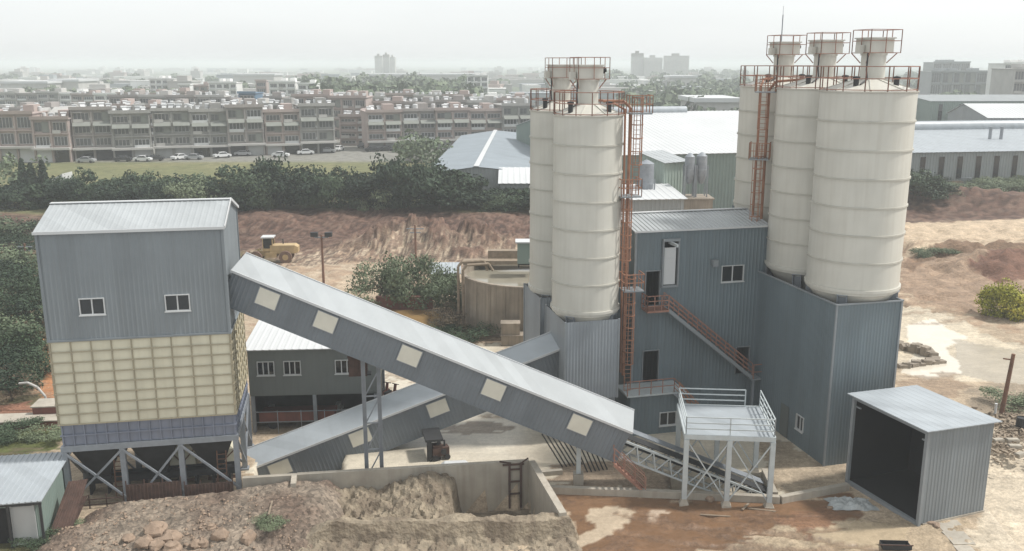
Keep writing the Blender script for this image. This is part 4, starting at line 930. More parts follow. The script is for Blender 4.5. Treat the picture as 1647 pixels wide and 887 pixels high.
def gravelmat():
    m = mat('gravel', (0.200, 0.152, 0.106), 0.95, 0, 0.35, 0.8, bump=0.10, bscale=7.0)
    nt = m.node_tree; p = nt.nodes['Principled BSDF']; src = p.inputs['Base Color'].links[0].from_socket
    tc = [n for n in nt.nodes if n.type == 'TEX_COORD'][0]
    big = nd(nt, 'ShaderNodeTexNoise'); big.inputs['Scale'].default_value = 0.22; big.inputs['Detail'].default_value = 5; nt.links.new(tc.outputs['Object'], big.inputs['Vector'])
    vo = nd(nt, 'ShaderNodeTexVoronoi'); vo.inputs['Scale'].default_value = 6.5; nt.links.new(tc.outputs['Object'], vo.inputs['Vector'])
    rr = nd(nt, 'ShaderNodeMapRange'); rr.inputs[1].default_value = 0.42; rr.inputs[2].default_value = 0.58; nt.links.new(big.outputs['Fac'], rr.inputs[0])
    mx = nd(nt, 'ShaderNodeMix', data_type='RGBA'); nt.links.new(rr.outputs[0], mx.inputs[0]); nt.links.new(src, mx.inputs[6]); mx.inputs[7].default_value = (0.125, 0.078, 0.050, 1)
    bw = nd(nt, 'ShaderNodeRGBToBW'); nt.links.new(vo.outputs['Color'], bw.inputs[0]); mm = nd(nt, 'ShaderNodeMix', data_type='RGBA', blend_type='OVERLAY'); mm.inputs[0].default_value = 0.55; nt.links.new(mx.outputs[2], mm.inputs[6]); nt.links.new(bw.outputs[0], mm.inputs[7])
    hs = nd(nt, 'ShaderNodeHueSaturation'); hs.inputs['Saturation'].default_value = 0.8; nt.links.new(mm.outputs[2], hs.inputs['Color'])
    nt.links.new(hs.outputs[0], p.inputs['Base Color']); return m
M['gravel'] = gravelmat()
def moundf(x, y):
    n1 = fnoise(x, y, 0.5, 5, 61.0); n2 = fnoise(x, y, 2.6, 4, 73.0)
    yf = y - 0.18*(x + 16)     # follows the tower front
    top = 0.55 + 0.028*(x+25) + 0.25*sm(-17, -13.5, x)
    prof = sm(40.2, 46.2, yf) * (1 - sm(48.6, 50.4, yf + 0.4*n1))
    side = sm(-25.6, -22.6, x + 0.25*(46-y) + 0.5*n1) * (1 - sm(-11.2, -9.0, x))
    z = -0.25 + (top + 0.3) * prof * side + side*(0.16*n1 + 0.10*n2)*prof + 0.15*n2*(prof < 0.6)*side
    z = np.where((y > back_y(x) - 0.42) & (x > -15.7), -3, z)
    return z
MOUND = heap('gravel_mound', -26.5, -9.0, 38.5, 50.8, moundf, 0.11, 'gravel', label='brown gravel and rubble mound in front of the bin tower', cat='gravel mound')
def mz(x, y): return float(moundf(np.array([x]), np.array([y]))[0])
# boulders
bl_spots = [(252, 856, 34, 28), (275, 868, 34, 24), (232, 876, 28, 22), (253, 880, 24, 22), (277, 884, 30, 22), (316, 878, 18, 18), (327, 876, 17, 20), (354, 864, 26, 24), (400, 870, 24, 30), (340, 850, 16, 14), (208, 868, 20, 14)]
def rock_mesh(seed, m='boulder'):
    b = MB(); r2 = random.Random(seed); nlat, nlon = 9, 14; vs = []; fs = []
    for i in range(nlat+1):
        th = math.pi*i/nlat
        for j in range(nlon):
            ph = 2*math.pi*j/nlon; p = Vector((math.sin(th)*math.cos(ph), math.sin(th)*math.sin(ph), math.cos(th)))
            k = 1 + 0.38*noise.fractal(p*1.3 + Vector((seed*3.1, 0, 0)), 0.8, 2, 4); p2 = p*k; vs.append((p2.x, p2.y, p2.z*0.8))
    for i in range(nlat):
        for j in range(nlon): fs.append((i*nlon+j, (i+1)*nlon+j, (i+1)*nlon+(j+1) % nlon, i*nlon+(j+1) % nlon))
    b.add(vs, fs); return b.mesh('boulder', M[m], True)
rocks = [rock_mesh(k) for k in range(5)]
rl_lab = ['largest tan boulder on the gravel mound, at the top of the cluster', 'broad tan boulder right of the largest one in the cluster', 'left boulder of the front row of the cluster', 'middle boulder of the front row of the cluster', 'right boulder of the front row of the cluster',
          'small round boulder just right of the cluster', 'small boulder touching another one right of the cluster', 'lone rounded boulder right of the cluster on the gravel', 'lone tall boulder near the green weeds on the mound', 'small pale boulder above the lone rounded one', 'flat low boulder at the left end of the cluster']
for k, (u, v, w_, h_) in enumerate(bl_spots):
    c = g(u, v, 0.25)
    for _ in range(4): c = g(u, v, max(0.0, mz(c.x, c.y)))
    s_ = w_/2*48/1469*1.12
    o = link('boulder', rocks[k % 5], None, (c.x, c.y, c.z + s_*0.15), k*1.3, (s_, s_*0.9, s_*h_/w_*1.1)); tag(o, rl_lab[k], 'boulder', 'boulders on the gravel mound')
# loose rubble on the mound and sand front: nobody could count it
b = MB()
for k in range(1500):
    x = rnd.uniform(-25, -11.5); y = rnd.uniform(41, 45.6) if k % 6 else rnd.uniform(45.6, 48)
    if noise.noise((x*0.35, y*0.35, 4)) < -0.1 and rnd.random() < 0.8: continue
    z = mz(x, y)
    if z < -0.2 : continue
    s_ = 0.03 + 0.10*rnd.random()**2.5
    ax = [Vector((rnd.gauss(0,1), rnd.gauss(0,1), rnd.gauss(0,0.7))).normalized()*s_*rnd.uniform(0.7,1.3) for _ in range(6)]
    c = Vector((x, y, z + s_*0.3))
    vs = [c+Vector((s_,0,0))+ax[0]*0.3, c+Vector((-s_,0,0))+ax[1]*0.3, c+Vector((0,s_,0))+ax[2]*0.3, c+Vector((0,-s_,0))+ax[3]*0.3, c+Vector((0,0,s_*0.8))+ax[4]*0.3, c+Vector((0,0,-s_))]
    b.add(vs, [(0,2,4),(2,1,4),(1,3,4),(3,0,4),(2,0,5),(1,2,5),(3,1,5),(0,3,5)])
tag(b.build('rubble', M['boulder']), 'loose stones strewn over the gravel mound', 'rubble', kind='stuff')

# ------------------------------------------------------------------ vegetation helpers
def leaf_cloud(seed, lobes, n, size, flat=0.75, narrow=0.55):
    r2 = random.Random(seed); b = MB(); vs = []; fs = []
    for i in range(n):
        cx, cy, cz, r = lobes[r2.randrange(len(lobes))]
        d = Vector((r2.gauss(0,1), r2.gauss(0,1), r2.gauss(0,1))).normalized()
        if d.z < -0.3: d.z *= 0.4
        k = r * (1 - 0.55*r2.random()**2)*(1 + 0.22*noise.noise(d*2.5 + Vector((seed, cx, cy))))
        p = Vector((cx, cy, cz)) + Vector((d.x*k, d.y*k, d.z*k*flat))
        nn = (d + Vector((r2.gauss(0,0.6), r2.gauss(0,0.6), r2.gauss(0,0.6)))).normalized(); a = nn.cross(Vector((r2.gauss(0,1), r2.gauss(0,1), r2.gauss(0,1)))).normalized(); c = nn.cross(a)
        s_ = size*r2.uniform(0.6, 1.4); q = len(vs)
        vs += [p - a*s_, p + c*s_*narrow, p + a*s_ + nn*s_*0.2, p - c*s_*narrow]; fs.append((q, q+1, q+2, q+3))
    b.add(vs, fs); return b
def crown(seed, n, size, mname, spread=1.0, nl=9, flat=0.8, low=0.32):
    r2 = random.Random(seed*11+3); lobes = [(0,0,0.62 if low > 0.2 else 0.48,0.42)]
    for k in range(nl):
        a = r2.uniform(0, 6.28); rr = r2.uniform(0.2, 0.62)*spread
        lobes.append((rr*math.cos(a), rr*math.sin(a), r2.uniform(low, 0.8), r2.uniform(0.17, 0.34)))
    return leaf_cloud(seed, lobes, n, size, flat).mesh('crown', M[mname])
def trunk_mesh(seed):
    b = MB(); r2 = random.Random(seed); b.tube((0,0,-0.06), (0.02,0.01,0.45), 0.03, 7, 0.02)
    for k in range(5):
        a = r2.uniform(0, 6.28); z = r2.uniform(0.15, 0.42); b.tube((0.01,0.0,z), (0.3*math.cos(a), 0.3*math.sin(a), z + r2.uniform(0.15,0.35)), 0.014, 5, 0.005)
    return b.mesh('trunk', M['bark'])
trunks = [trunk_mesh(k) for k in range(3)]
def plant(name, label, cat, group, loc, hgt, wid, crown_me, trunk_me):
    t = thing(name, label, cat, loc, rnd.uniform(0, 6.28), group)
    link('crown', crown_me, t, scale=(wid, wid*rnd.uniform(0.85,1.15), hgt)); link('trunk', trunk_me, t, scale=(wid*0.8, wid*0.8, hgt))
    return t
cr_forest = [crown(100+k, 2200, 0.048, 'leaf1', 1.15, 8+2*(k % 3), 0.9, 0.08 if k % 2 else 0.3) for k in range(6)]
cr_bush = [crown(200+k, 4200, 0.030, 'leaf2', 1.1, 18, 1.0, 0.0) for k in range(3)]
cr_scrub = [crown(300+k, 2600, 0.028, 'leaf1', 1.15, 12, 0.8, 0.12) for k in range(3)] + [crown(310, 2200, 0.026, 'leaf4', 1.15, 12, 0.8, 0.12)]
cr_yel = [crown(400, 4200, 0.034, 'leaf3', 0.85, 22, 1.0, 0.0)]
# dark tree row beyond the red bank
spots = []
top_prof = [(0, 290), (60, 285), (120, 282), (200, 279), (300, 278), (350, 288), (385, 268), (440, 260), (500, 268), (560, 272), (600, 275), (650, 258), (700, 262), (745, 276), (775, 300), (850, 308), (900, 308)]
def interp(tab, u):
    for (a, va), (b_, vb) in zip(tab, tab[1:]):
        if a <= u <= b_: return va + (vb-va)*(u-a)/(b_-a)
    return tab[-1][1]
u = -20
while u < 880:
    for row, yy in enumerate((146, 150)):
        uu = u + row*13 + rnd.uniform(-6, 6); vt = interp(top_prof, max(0, uu)) + (rnd.uniform(-6, 14) if row else rnd.uniform(4, 34))
        p = at_y(uu, vt, yy + rnd.uniform(-1, 1)); hgt = max(3.0, p.z - PLATEAU)
        big = 360 < uu < 480 or 620 < uu < 740
        lab = ('large bushy dark tree in the row behind the red bank' if big else 'dark evergreen tree in the dense row behind the red bank') if uu > 340 else 'dark evergreen tree in the low row behind the tower roof'
        plant('evergreen_tree', lab, 'tree', 'dark tree row beyond the red bank', (p.x, p.y, PLATEAU-0.2), hgt*1.08, rnd.uniform(3.6, 6.4)*(1.25 if big else 1), (cr_forest[rnd.randrange(6)] if rnd.random() > 0.12 else cr_bush[rnd.randrange(3)]), trunks[rnd.randrange(3)])
    u += 25
# pointed trees at far left
cone_me = leaf_cloud(77, [(0,0,0.15+0.1*k,0.26-0.026*k) for k in range(9)], 1300, 0.045).mesh('crown', M['leaf1'])
for k, (u, vb, vt, lab) in enumerate(((33, 300, 255, 'tallest pointed conifer left of the white sloped roof'), (48, 300, 262, 'middle pointed conifer left of the white sloped roof'), (66, 300, 257, 'right pointed conifer beside the white sloped roof'))):
    p = at_y(u, vt, 165); plant('conifer', lab, 'tree', 'pointed conifers', (p.x, 165, PLATEAU), (p.z-PLATEAU)*1.0, 5.2, cone_me, trunks[0])
# scrub slope at the far left
k = 0
for (u, v, hgt, wid, ci) in ((10, 360, 4, 7, 0), (-10, 390, 4, 7, 1), (35, 385, 3, 5, 2), (20, 420, 4, 6, 0), (60, 400, 2.5, 4, 2), (-5, 450, 4.5, 7, 1), (45, 455, 3.5, 5, 0), (75, 450, 3, 4, 2), (15, 490, 4.5, 6.5, 2), (60, 490, 3.5, 4.5, 1), (-10, 530, 4.5, 6, 0), (35, 530, 4, 5, 1), (70, 530, 3.2, 4, 0), (5, 570, 4, 5.5, 2), (45, 570, 3.5, 4.5, 0), (75, 565, 2.6, 3, 3), (15, 610, 3, 4.5, 1), (50, 605, 2.6, 3.5, 2), (-15, 640, 3, 4.5, 0), (20, 645, 2.0, 3.2, 3), (30, 350, 3.5, 7, 1), (80, 420, 2, 3, 0), (70, 375, 2.2, 4, 2)):
    p = g(u, v); lab = ['dense dark green scrub bush on the slope left of the bin tower', 'brown dry scrub bush on the slope left of the bin tower'][ci == 3]
    plant('scrub_bush', lab if k % 4 != 1 else 'paler olive scrub bush on the slope left of the bin tower', 'bush', 'scrub on the left slope', (p.x, p.y, -0.2), hgt, wid, cr_scrub[ci] if k % 4 != 1 else cr_bush[k % 3], trunks[k % 3]); k += 1
# bushes by the pond
for (u, v, hgt, wid, ci, lab) in ((612, 494, 4.8, 4.2, 0, 'large feathery bush at the left of the pond clump'), (650, 492, 6.0, 4.6, 1, 'tallest feathery bush in the pond clump'), (690, 488, 5.0, 4.0, 2, 'feathery bush at the right of the pond clump by the grey cabinet'), (718, 500, 3.6, 4.0, 1, 'low feathery bush between the clump and the round tank')):
    p = g(u, v); plant('feathery_bush', lab, 'bush', 'bushes by the pond', (p.x, p.y, 0), hgt, wid, cr_bush[ci], trunks[ci])
for (u, v, hgt, wid, me_, lab) in ((722, 525, 2.2, 3.6, cr_scrub[3], 'dry brown brushwood heap beside the round tank'), (745, 545, 1.6, 4.2, cr_scrub[0], 'low dark bush in front of the round tank'), (705, 540, 1.3, 3.2, cr_scrub[1], 'low dark bush beside the orange pond'), (775, 535, 1.5, 2.6, cr_scrub[3], 'small dry shrub at the foot of the round tank')):
    p = g(u, v); plant('low_bush', lab, 'bush', 'low bushes round the tank foot', (p.x, p.y, -0.1), hgt, wid, me_, trunks[0])
p = g(1612, 508); plant('round_bush', 'bright yellow green round bush on the bare earth at right', 'bush', None, (p.x, p.y, -0.3), 4.0, 3.4, cr_yel[0], trunks[1])
p = g(1640, 512); plant('round_bush', 'second yellow green bush cut by the right picture edge', 'bush', None, (p.x, p.y, 0), 3.2, 3.6, cr_yel[0], trunks[2])
# bank-top bushes at right
for k, (u, v, hgt, wid) in enumerate(((1470, 318, 5.5, 6), (1485, 320, 4.5, 6), (1500, 318, 3.6, 5), (1525, 312, 2.6, 5), (1550, 310, 2.2, 5), (1580, 308, 2.4, 6), (1605, 306, 2.2, 5), (1630, 305, 2.3, 6), (1650, 305, 2.2, 5))):
    p = g(u, v, PLATEAU); plant('bank_bush', 'dark tall bush beside the right silo on the bank top' if k < 3 else 'low green bush along the red bank top at right', 'bush', 'bank top bushes', (p.x, p.y, PLATEAU-0.3), hgt, wid, (cr_forest if k < 3 else cr_bush)[k % 3], trunks[k % 3])
for k in range(22):
    u = rnd.uniform(1460, 1655); p = g(u, rnd.uniform(292, 306), PLATEAU)
    plant('bank_bush', 'low green bush along the red bank top at right', 'bush', 'bank top bushes', (p.x, p.y, PLATEAU-0.3), rnd.uniform(1.0, 2.2), rnd.uniform(3, 5.5), (cr_bush + cr_scrub)[k % 7], trunks[k % 3])
# weeds
for (u, v, s_, lab) in ((435, 865, 0.8, 'small dark green weed clump on the gravel mound'), (60, 870, 1.0, 'green weeds in front of the tin roofed shed'), (110, 850, 0.9, 'dark weeds under the leaning rusty sheets'), (20, 700, 1.6, 'yellow green weeds beyond the tin roofed shed'), (75, 705, 1.4, 'green weeds between the shed roof and the tower'), (1490, 414, 2.2, 'dark green weeds at the left tip of the earth berm'), (1515, 411, 2.0, 'dark green weeds along the earth berm at right'), (1630, 650, 1.8, 'dark weeds behind the wooden pole at right')):
    p = g(u, v, 0.1); zz = max(mz(p.x, p.y), 0); plant('weed_clump', lab, 'weeds', 'weeds', (p.x, p.y, zz-0.1), 0.7*s_, 1.6*s_, cr_bush[1], trunks[0])

# ------------------------------------------------------------------ office raised over an open ground floor
p = at_y(402, 637, 59.2); t = thing('raised_office', 'grey office with three white windows raised over a dark open ground floor', 'building', (p.x, 59.2, 0), R(4))
OW, OD, OZ, OH = 8.7, 7.5, 2.8, 6.05
w = MB(); ow = []
for (ua, ub) in ((415, 440), (457, 482), (539, 566)):
    xa = at_y(ua, 590, 59.3).x - p.x; xb = at_y(ub, 590, 59.3).x - p.x; ow.append((xa, xb, 4.25, 5.15))
w.corr((0,0), (OW,0), OZ, OH, ow, 0.5, 0.01); w.corr((OW,0), (OW,OD), OZ, OH, (), 0.5, 0.01); w.corr((OW,OD), (0,OD), OZ, OH, (), 0.5, 0.01); w.corr((0,OD), (0,0), OZ, OH, (), 0.5, 0.01)
w.box(0.02, OW-0.02, 0.02, OD-0.02, OZ-0.1, OZ+0.02)
w.build('wall', M['shedwall'], t)
for o in ow: window(t, wallframe((0,0), (OW,0)), *o, n=3)
w = MB(); w.sheet((-0.3,-0.3,OH+0.05),(OW+0.3,-0.3,OH+0.05),(OW+0.3,OD+0.2,OH+0.6),(-0.3,OD+0.2,OH+0.6), 0.5, 0.02); w.build('roof', M['white'], t)
for x in (0.15, OW/2, OW-0.15):
    for y in (0.2, OD-0.2):
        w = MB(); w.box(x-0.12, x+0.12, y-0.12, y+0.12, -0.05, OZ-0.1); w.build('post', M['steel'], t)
w = MB(); w.box(0.05, OW-0.05, 4.2, 4.3, 0, OZ-0.1); w.box(0.0, 0.1, 0.4, 4.2, 0, OZ-0.1); w.box(OW-0.1, OW, 2.4, 4.2, 0, OZ-0.1); w.build('back_wall', M['steeld'], t)  # dark walls put in as painted shade for the open ground floor
w = MB(); w.box(0.1, OW, -0.25, -0.2, 0.85, 0.9); w.box(0.1, OW, -0.25, -0.2, 1.6, 1.64)
for k in range(6): w.box(0.2+k*1.6, 0.25+k*1.6, -0.25, -0.2, 0, 1.7)
w.build('guard_rail', M['steel'], t)
def under(x, y): a = R(4); return (p.x + x*math.cos(a) - y*math.sin(a), 59.2 + x*math.sin(a) + y*math.cos(a), 0)
o = thing('flat_trailer', 'dark red flat trailer parked under the raised office', 'trailer', under(3.0, 1.5), R(4))
b = MB(); b.box(-2.6, 2.6, -0.9, 0.9, 0.75, 1.0); b.box(-2.6, 2.6, -0.95, -0.91, 0.55, 1.25); b.build('bed', M['redtin'], o)
for x in (-1.7, 1.4, 2.1):
    b = MB(); b.tube((x,-0.85,0.4),(x,-0.6,0.4),0.4,16); b.tube((x,0.6,0.4),(x,0.85,0.4),0.4,16); b.build('wheel', M['black'], o)
for (x, y, s_, lab) in ((0.8, 3.0, 0.4, 'white sack heap at the left end under the raised office'), (5.6, 3.2, 0.4, 'pale crates in the dark under the raised office')):
    b = MB(Matrix.Translation(under(x, y))); 
    for j in range(3): b.box(-s_+j*0.1, s_-j*0.15, -s_, s_, 1.0 + j*0.28 - 1.0, 0.26 + j*0.28)
    tag(b.build('pale_crate', M['shutter']), lab, 'crate')
# rusty box on the trestle
o = thing('rusty_box', 'rusty brown tin box fixed beside the tall trestle', 'tin box', tuple(at_y(570, 592, 51.9)), R(6))
b = MB(); b.box(-0.35, 0.75, 0, 0.7, -0.55, 0.65); b.box(-0.4, 0.8, -0.03, 0.73, 0.65, 0.7)
for k in range(5): b.box(-0.33+k*0.24, -0.27+k*0.24, -0.03, 0.0, -0.5, 0.6)
b.build('body', M['rust'], o)
b = MB(); b.box(0.75, 1.0, -0.3, 0.3, -0.4, -0.3); b.box(0.75, 1.0, -0.3, 0.3, 0.3, 0.4); b.build('bracket', M['steeld'], o)
# white tank and brown machine behind the bay wall
c = g(735, 742); o = thing('white_tank', 'small white rounded tank lying behind the bay wall', 'tank', (c.x, 52.75, 0), R(5))
b = MB(Matrix.Rotation(R(90), 4, 'Y')); b.lathe([(0,-0.95),(0.25,-0.88),(0.42,-0.65),(0.42,0.65),(0.25,0.88),(0,0.95)], 24); b.M = Matrix()
b.v = [(x, y, z+0.45) for x, y, z in b.v]; b.build('body', M['white'], o, True)
b = MB(); b.box(-0.6, -0.45, -0.35, 0.35, 0, 0.2); b.box(0.45, 0.6, -0.35, 0.35, 0, 0.2); b.build('cradle', M['steeld'], o)
c = g(708, 738); o = thing('pump_unit', 'low brown pump unit beside the dark column behind the bay wall', 'pump', (c.x, c.y, 0), R(20))
b = MB(); b.box(-0.55, 0.55, -0.3, 0.3, 0.3, 0.85); b.box(-0.5, 0.1, -0.25, 0.25, 0.85, 1.05); b.build('body', M['rust'], o)
b = MB(); b.tube((0.3,0,0.85),(0.3,0,1.25),0.06,10); b.tube((0.15,-0.32,0.6),(0.15,-0.42,0.6),0.18,14); b.build('motor', M['steeld'], o)
for x in (-0.4, 0.4):
    b = MB(); b.tube((x,-0.36,0.2),(x,-0.26,0.2),0.2,14); b.tube((x,0.26,0.2),(x,0.36,0.2),0.2,14); b.build('wheel', M['black'], o)
# scooters by the office
for k, (u, v, rz_, lab) in enumerate(((617, 640, 70, 'dark scooter parked nearest the office corner'), (628, 642, 60, 'second dark scooter parked beside the pale yard'))):
    c = g(u, v); o = thing('scooter', lab, 'scooter', (c.x, c.y, 0), R(rz_), 'parked scooters')
    b = MB(); b.box(-0.6, 0.15, -0.14, 0.14, 0.35, 0.6); b.bar((0.1,0,0.35),(0.55,0,0.4),0.22,0.1); b.bar((0.5,0,0.35),(0.68,0,1.0),0.2,0.12); b.build('body', M['redtin'], o)
    b = MB(); b.box(-0.65, 0.05, -0.12, 0.12, 0.605, 0.72); b.build('seat', M['black'], o)
    b = MB(); b.bar((0.68,-0.32,1.0),(0.68,0.32,1.0),0.05); b.build('handlebar', M['steeld'], o)
    for x in (-0.5, 0.72):
        b = MB(); b.tube((x,-0.06,0.25),(x,0.06,0.25),0.25,16); b.build('wheel', M['black'], o)

# ------------------------------------------------------------------ tin roofed shed bottom left
t = thing('tin_shed', 'small shed with a pale blue tin roof at the lower left corner', 'shed', (-25.05, 44.3, 0), R(9))
sw, sd = 4.6, 4.9
w = MB(); w.corr((-sw,0), (0,0), 0, 2.55, [(1.4, 3.2, 0, 2.2)], 0.3, 0.02); w.corr((0,0), (0,sd), 0, 2.8, ztop=lambda u: 2.55+0.1*u); w.corr((0,sd), (-sw,sd), 0, 3.0); w.corr((-sw,sd), (-sw,0), 0, 2.55); w.build('wall', M['greenwall'], t)
w = MB(); w.box(-sw+1.3, -sw+3.3, 0.3, 0.4, 0, 2.3); w.build('shade_sheet', M['dark'], t)  # near-black sheet, painted shade behind the shed opening
w = MB(); w.box(-1.32, -0.3, -0.08, -0.03, 0.05, 2.25); w.box(-1.4, -1.32, -0.1, 0, 0, 2.3); w.box(-0.3, -0.2, -0.1, 0, 0, 2.3); w.build('door', M['shutter'], t)
w = MB(); w.sheet((-sw-0.3,-0.4,2.55),(0.3,-0.4,2.62),(0.3,sd+0.1,3.05),(-sw-0.3,sd+0.1,3.05), 0.3, 0.035); w.build('roof', M['roofb'], t)
w = MB(); w.box(-sw-0.25, 0.25, -0.3, -0.22, 2.38, 2.5); w.box(-1.5, -1.38, -0.3, -0.2, 0, 2.4); w.box(0.1, 0.22, -0.3, -0.2, 0, 2.4); w.build('porch_frame', M['steeld'], t)
for k, (u0, v0, u1, v1, z0_, z1_, wd_, lab) in enumerate(((75, 868, 112, 775, 0.1, 2.2, 1.5, 'largest rusty tin sheet leaning at the shed corner'), (95, 850, 122, 800, 0.1, 1.3, 1.0, 'smaller rusty tin sheet leaning behind the largest one'))):
    a = g(u0, v0, z0_); b_ = g(u1, v1, z1_); mb = MB(); d = (b_-a); n_ = Vector((0.72, 0.30, 0.0))*wd_
    mb.sheet(a, a+n_, b_+n_*0.8, b_, 0.15, 0.03, 0.012); mb.bar(a-Vector((0,0,0.2)), b_, 0.09)
    tag(mb.build('rusty_sheet', M['rust']), lab, 'tin sheet', 'rusty sheets by the shed')
# low red brick sheds on the left slope
for (u, v, w_, h_, lab) in ((85, 678, 2.6, 1.1, 'low red brick pump shed left of the cream bins'), (40, 690, 5.0, 0.5, 'long low red brick wall beyond the tin roofed shed')):
    c = g(u, v); o = thing('brick_block', lab, 'brick structure', (c.x, c.y, 0), R(6), 'low red brick structures')
    b = MB(); b.box(-w_/2, w_/2, 0, 1.5, -0.1, h_); b.build('wall', M['redtin'], o)
    b = MB(); b.box(-w_/2-0.1, w_/2+0.1, -0.1, 1.6, h_, h_+0.08); b.build('coping', M['conc'], o)
o = thing('suction_pipe', 'pale pipe curving down over the orange soil at left', 'pipe', tuple(g(60, 660)), 0)
b = MB(); b.path([(-1.2,0.2,2.0),(-0.5,0.1,2.1),(0.2,0,1.8),(0.7,0,1.1),(0.8,0,0)], 0.09, 10); b.build('hose', M['pale'], o, True)
b = MB(); b.box(0.5, 1.5, -0.3, 0.5, 0, 0.7); b.tube((0.7,-0.32,0.5),(0.7,0.5,0.5),0.3,14); b.build('pump', M['rust'], o)

# ------------------------------------------------------------------ ground clutter
def plank(u0, v0, u1, v1, z, wdt, lab, m='timber', cat='plank', name='plank', grp='loose planks on the mud'):
    a = g(u0, v0, z); b_ = g(u1, v1, z); mb = MB(); mb.bar(a, b_, wdt, 0.05); tag(mb.build(name, M[m]), lab, cat, grp)
plank(1126, 828, 1175, 831, 0.05, 0.09, 'thin plank lying on the brown mud before the platform')
plank(1204, 818, 1248, 823, 0.05, 0.10, 'thin plank lying beside the right platform leg')
plank(1194, 820, 1204, 810, 0.08, 0.12, 'short plank tilted near the right platform leg')
plank(432, 828, 438, 806, mz(g(435,815,0.8).x, g(435,815,0.8).y)+0.10, 0.09, 'pale forked stick lying on the gravel mound')
c = g(1142, 805); tag(link('boulder', rocks[2], None, (c.x, c.y, 0.1), 0.4, (0.28,0.25,0.24)), 'single stone between two platform feet', 'boulder')
# pale tarp crumpled by the box shed
c = g(1368, 812); b = MB(); vs = []; fs = []; N = 22
for i in range(N):
    for j in range(N):
        x = (i/(N-1)-0.5)*2.6; y = (j/(N-1)-0.5)*1.5; e = max(0, 1-((x/1.3)**2+(y/0.75)**2)); 
        vs.append((c.x+x+0.25*noise.noise((x*2,y*2,1)), c.y+y+0.25*noise.noise((x*2,y*2,7)), 0.02 + e**0.5*(0.22+0.28*abs(noise.noise((x*2.4,y*2.4,3)))+0.12*noise.noise((x*6,y*6,5)))))
for i in range(N-1):
    for j in range(N-1): fs.append((i*N+j, (i+1)*N+j, (i+1)*N+j+1, i*N+j+1))
b.add(vs, fs); tag(b.build('crumpled_tarp', M['tarp']), 'crumpled pale tarp at the foot of the box shed', 'tarp')
for (u, v, s_, lab) in ((1495, 842, 0.35, 'rubble stone at the front corner of the box shed'), (1506, 846, 0.28, 'smaller stone beside the box shed corner'), (1335, 818, 0.2, 'pale stone left of the crumpled tarp')):
    c = g(u, v); tag(link('boulder', rocks[3], None, (c.x, c.y, 0.05), u, (s_, s_*0.7, s_*0.5)), lab, 'boulder', 'stones by the box shed')
c = g(1440, 881); o = thing('steel_trough', 'dark steel trough lying on the pale mud at the bottom edge', 'trough', (c.x, c.y, 0), R(-3))
b = MB(); b.box(-0.75, 0.75, -0.3, 0.3, 0.02, 0.06); b.box(-0.75, 0.75, -0.3, -0.26, 0.06, 0.26); b.box(-0.75, 0.75, 0.26, 0.3, 0.06, 0.26); b.box(-0.75, -0.71, -0.26, 0.26, 0.06, 0.2); b.box(0.71, 0.75, -0.26, 0.26, 0.06, 0.2); b.build('shell', M['steeld'], o)
b = MB(); b.bar((-0.95,-0.3,0.3),(0.8,-0.3,0.3),0.05); b.build('rim', M['rust'], o)
# concrete slab edge, lower right
o = thing('concrete_ledge', 'broken concrete slab edge dropping to the road at lower right', 'ledge', (0,0,0))
a = g(1541, 887); b_ = g(1556, 832); b = MB()
for (x0, y0, x1, y1, dz_) in ((a.x, a.y-2.5, a.x+0.9, a.y+0.6, 0.02), (a.x+0.05, a.y+0.62, a.x+1.25, a.y+2.0, 0.06), (a.x+0.2, a.y+2.02, a.x+1.55, a.y+3.4, 0.0)): b.box(x0, x1, y0, y1, -1.3, dz_)
b.build('slab', M['conc'], o)
# right-hand debris heap and pole
o = thing('utility_pole', 'brown wooden pole with one short arm at right behind the box shed', 'pole', (35.84, 62.9, 0), 0)
b = MB(); b.tube((0,0,-0.5),(0.35,0,4.55),0.17,12,0.13); b.build('shaft', M['rustpole'], o, True)
b = MB(); b.bar((0.35,0,4.1),(-0.35,0,4.2),0.09); b.build('arm', M['rustpole'], o)
for (u, v, l_, a_, lab) in ((1605, 712, 0.7, 10, 'pale block at the left of the debris by the road'), (1628, 712, 0.8, 0, 'middle pale block lying in the debris'), (1632, 722, 0.8, -6, 'pale block in front of the middle one'), (1640, 735, 0.7, 30, 'low block at the front of the debris')):
    c = g(u, v); b = MB(Matrix.Translation(c) @ Matrix.Rotation(R(a_), 4, 'Z')); b.box(-l_/2, l_/2, -0.2, 0.2, 0, 0.24); b.box(-l_/2+0.02, l_/2-0.02, -0.16, 0.16, 0.242, 0.28); tag(b.build('concrete_block', M['conc']), lab, 'block', 'blocks in the debris')
c = g(1642, 690); b = MB(Matrix.Translation(c)); b.lathe([(0,0),(0.36,0),(0.36,0.3),(0.38,0.31),(0.38,0.34),(0.36,0.35),(0.36,0.85),(0.33,0.86),(0.33,0.8),(0,0.8)], 20); tag(b.build('oil_drum', M['steeld'], None, True), 'dark oil drum standing in the roadside debris', 'drum')
c = g(1600, 668); b = MB(Matrix.Translation(c)); b.tube((0,0,0),(0,0,0.85),0.09,10); b.tube((0,0,0.85),(0,0,0.9),0.11,10); tag(b.build('white_post', M['frame']), 'short white post at the foot of the wooden pole', 'post')
b = MB()
for k in range(420):
    u = rnd.gauss(1618, 22); v = rnd.gauss(702, 22); c = g(u, v); s_ = 0.06 + 0.2*rnd.random()**2
    dd = Vector((rnd.gauss(0,1), rnd.gauss(0,1), rnd.gauss(0,0.3))).normalized()*s_*2; b.bar(c - dd*0.5 + Vector((0,0,s_*0.5)), c + dd*0.5 + Vector((0,0,s_*0.5)), s_*0.6, s_*0.5)
tag(b.build('debris', M['timber']), 'scattered broken timber and rubble by the roadside', 'debris', kind='stuff')
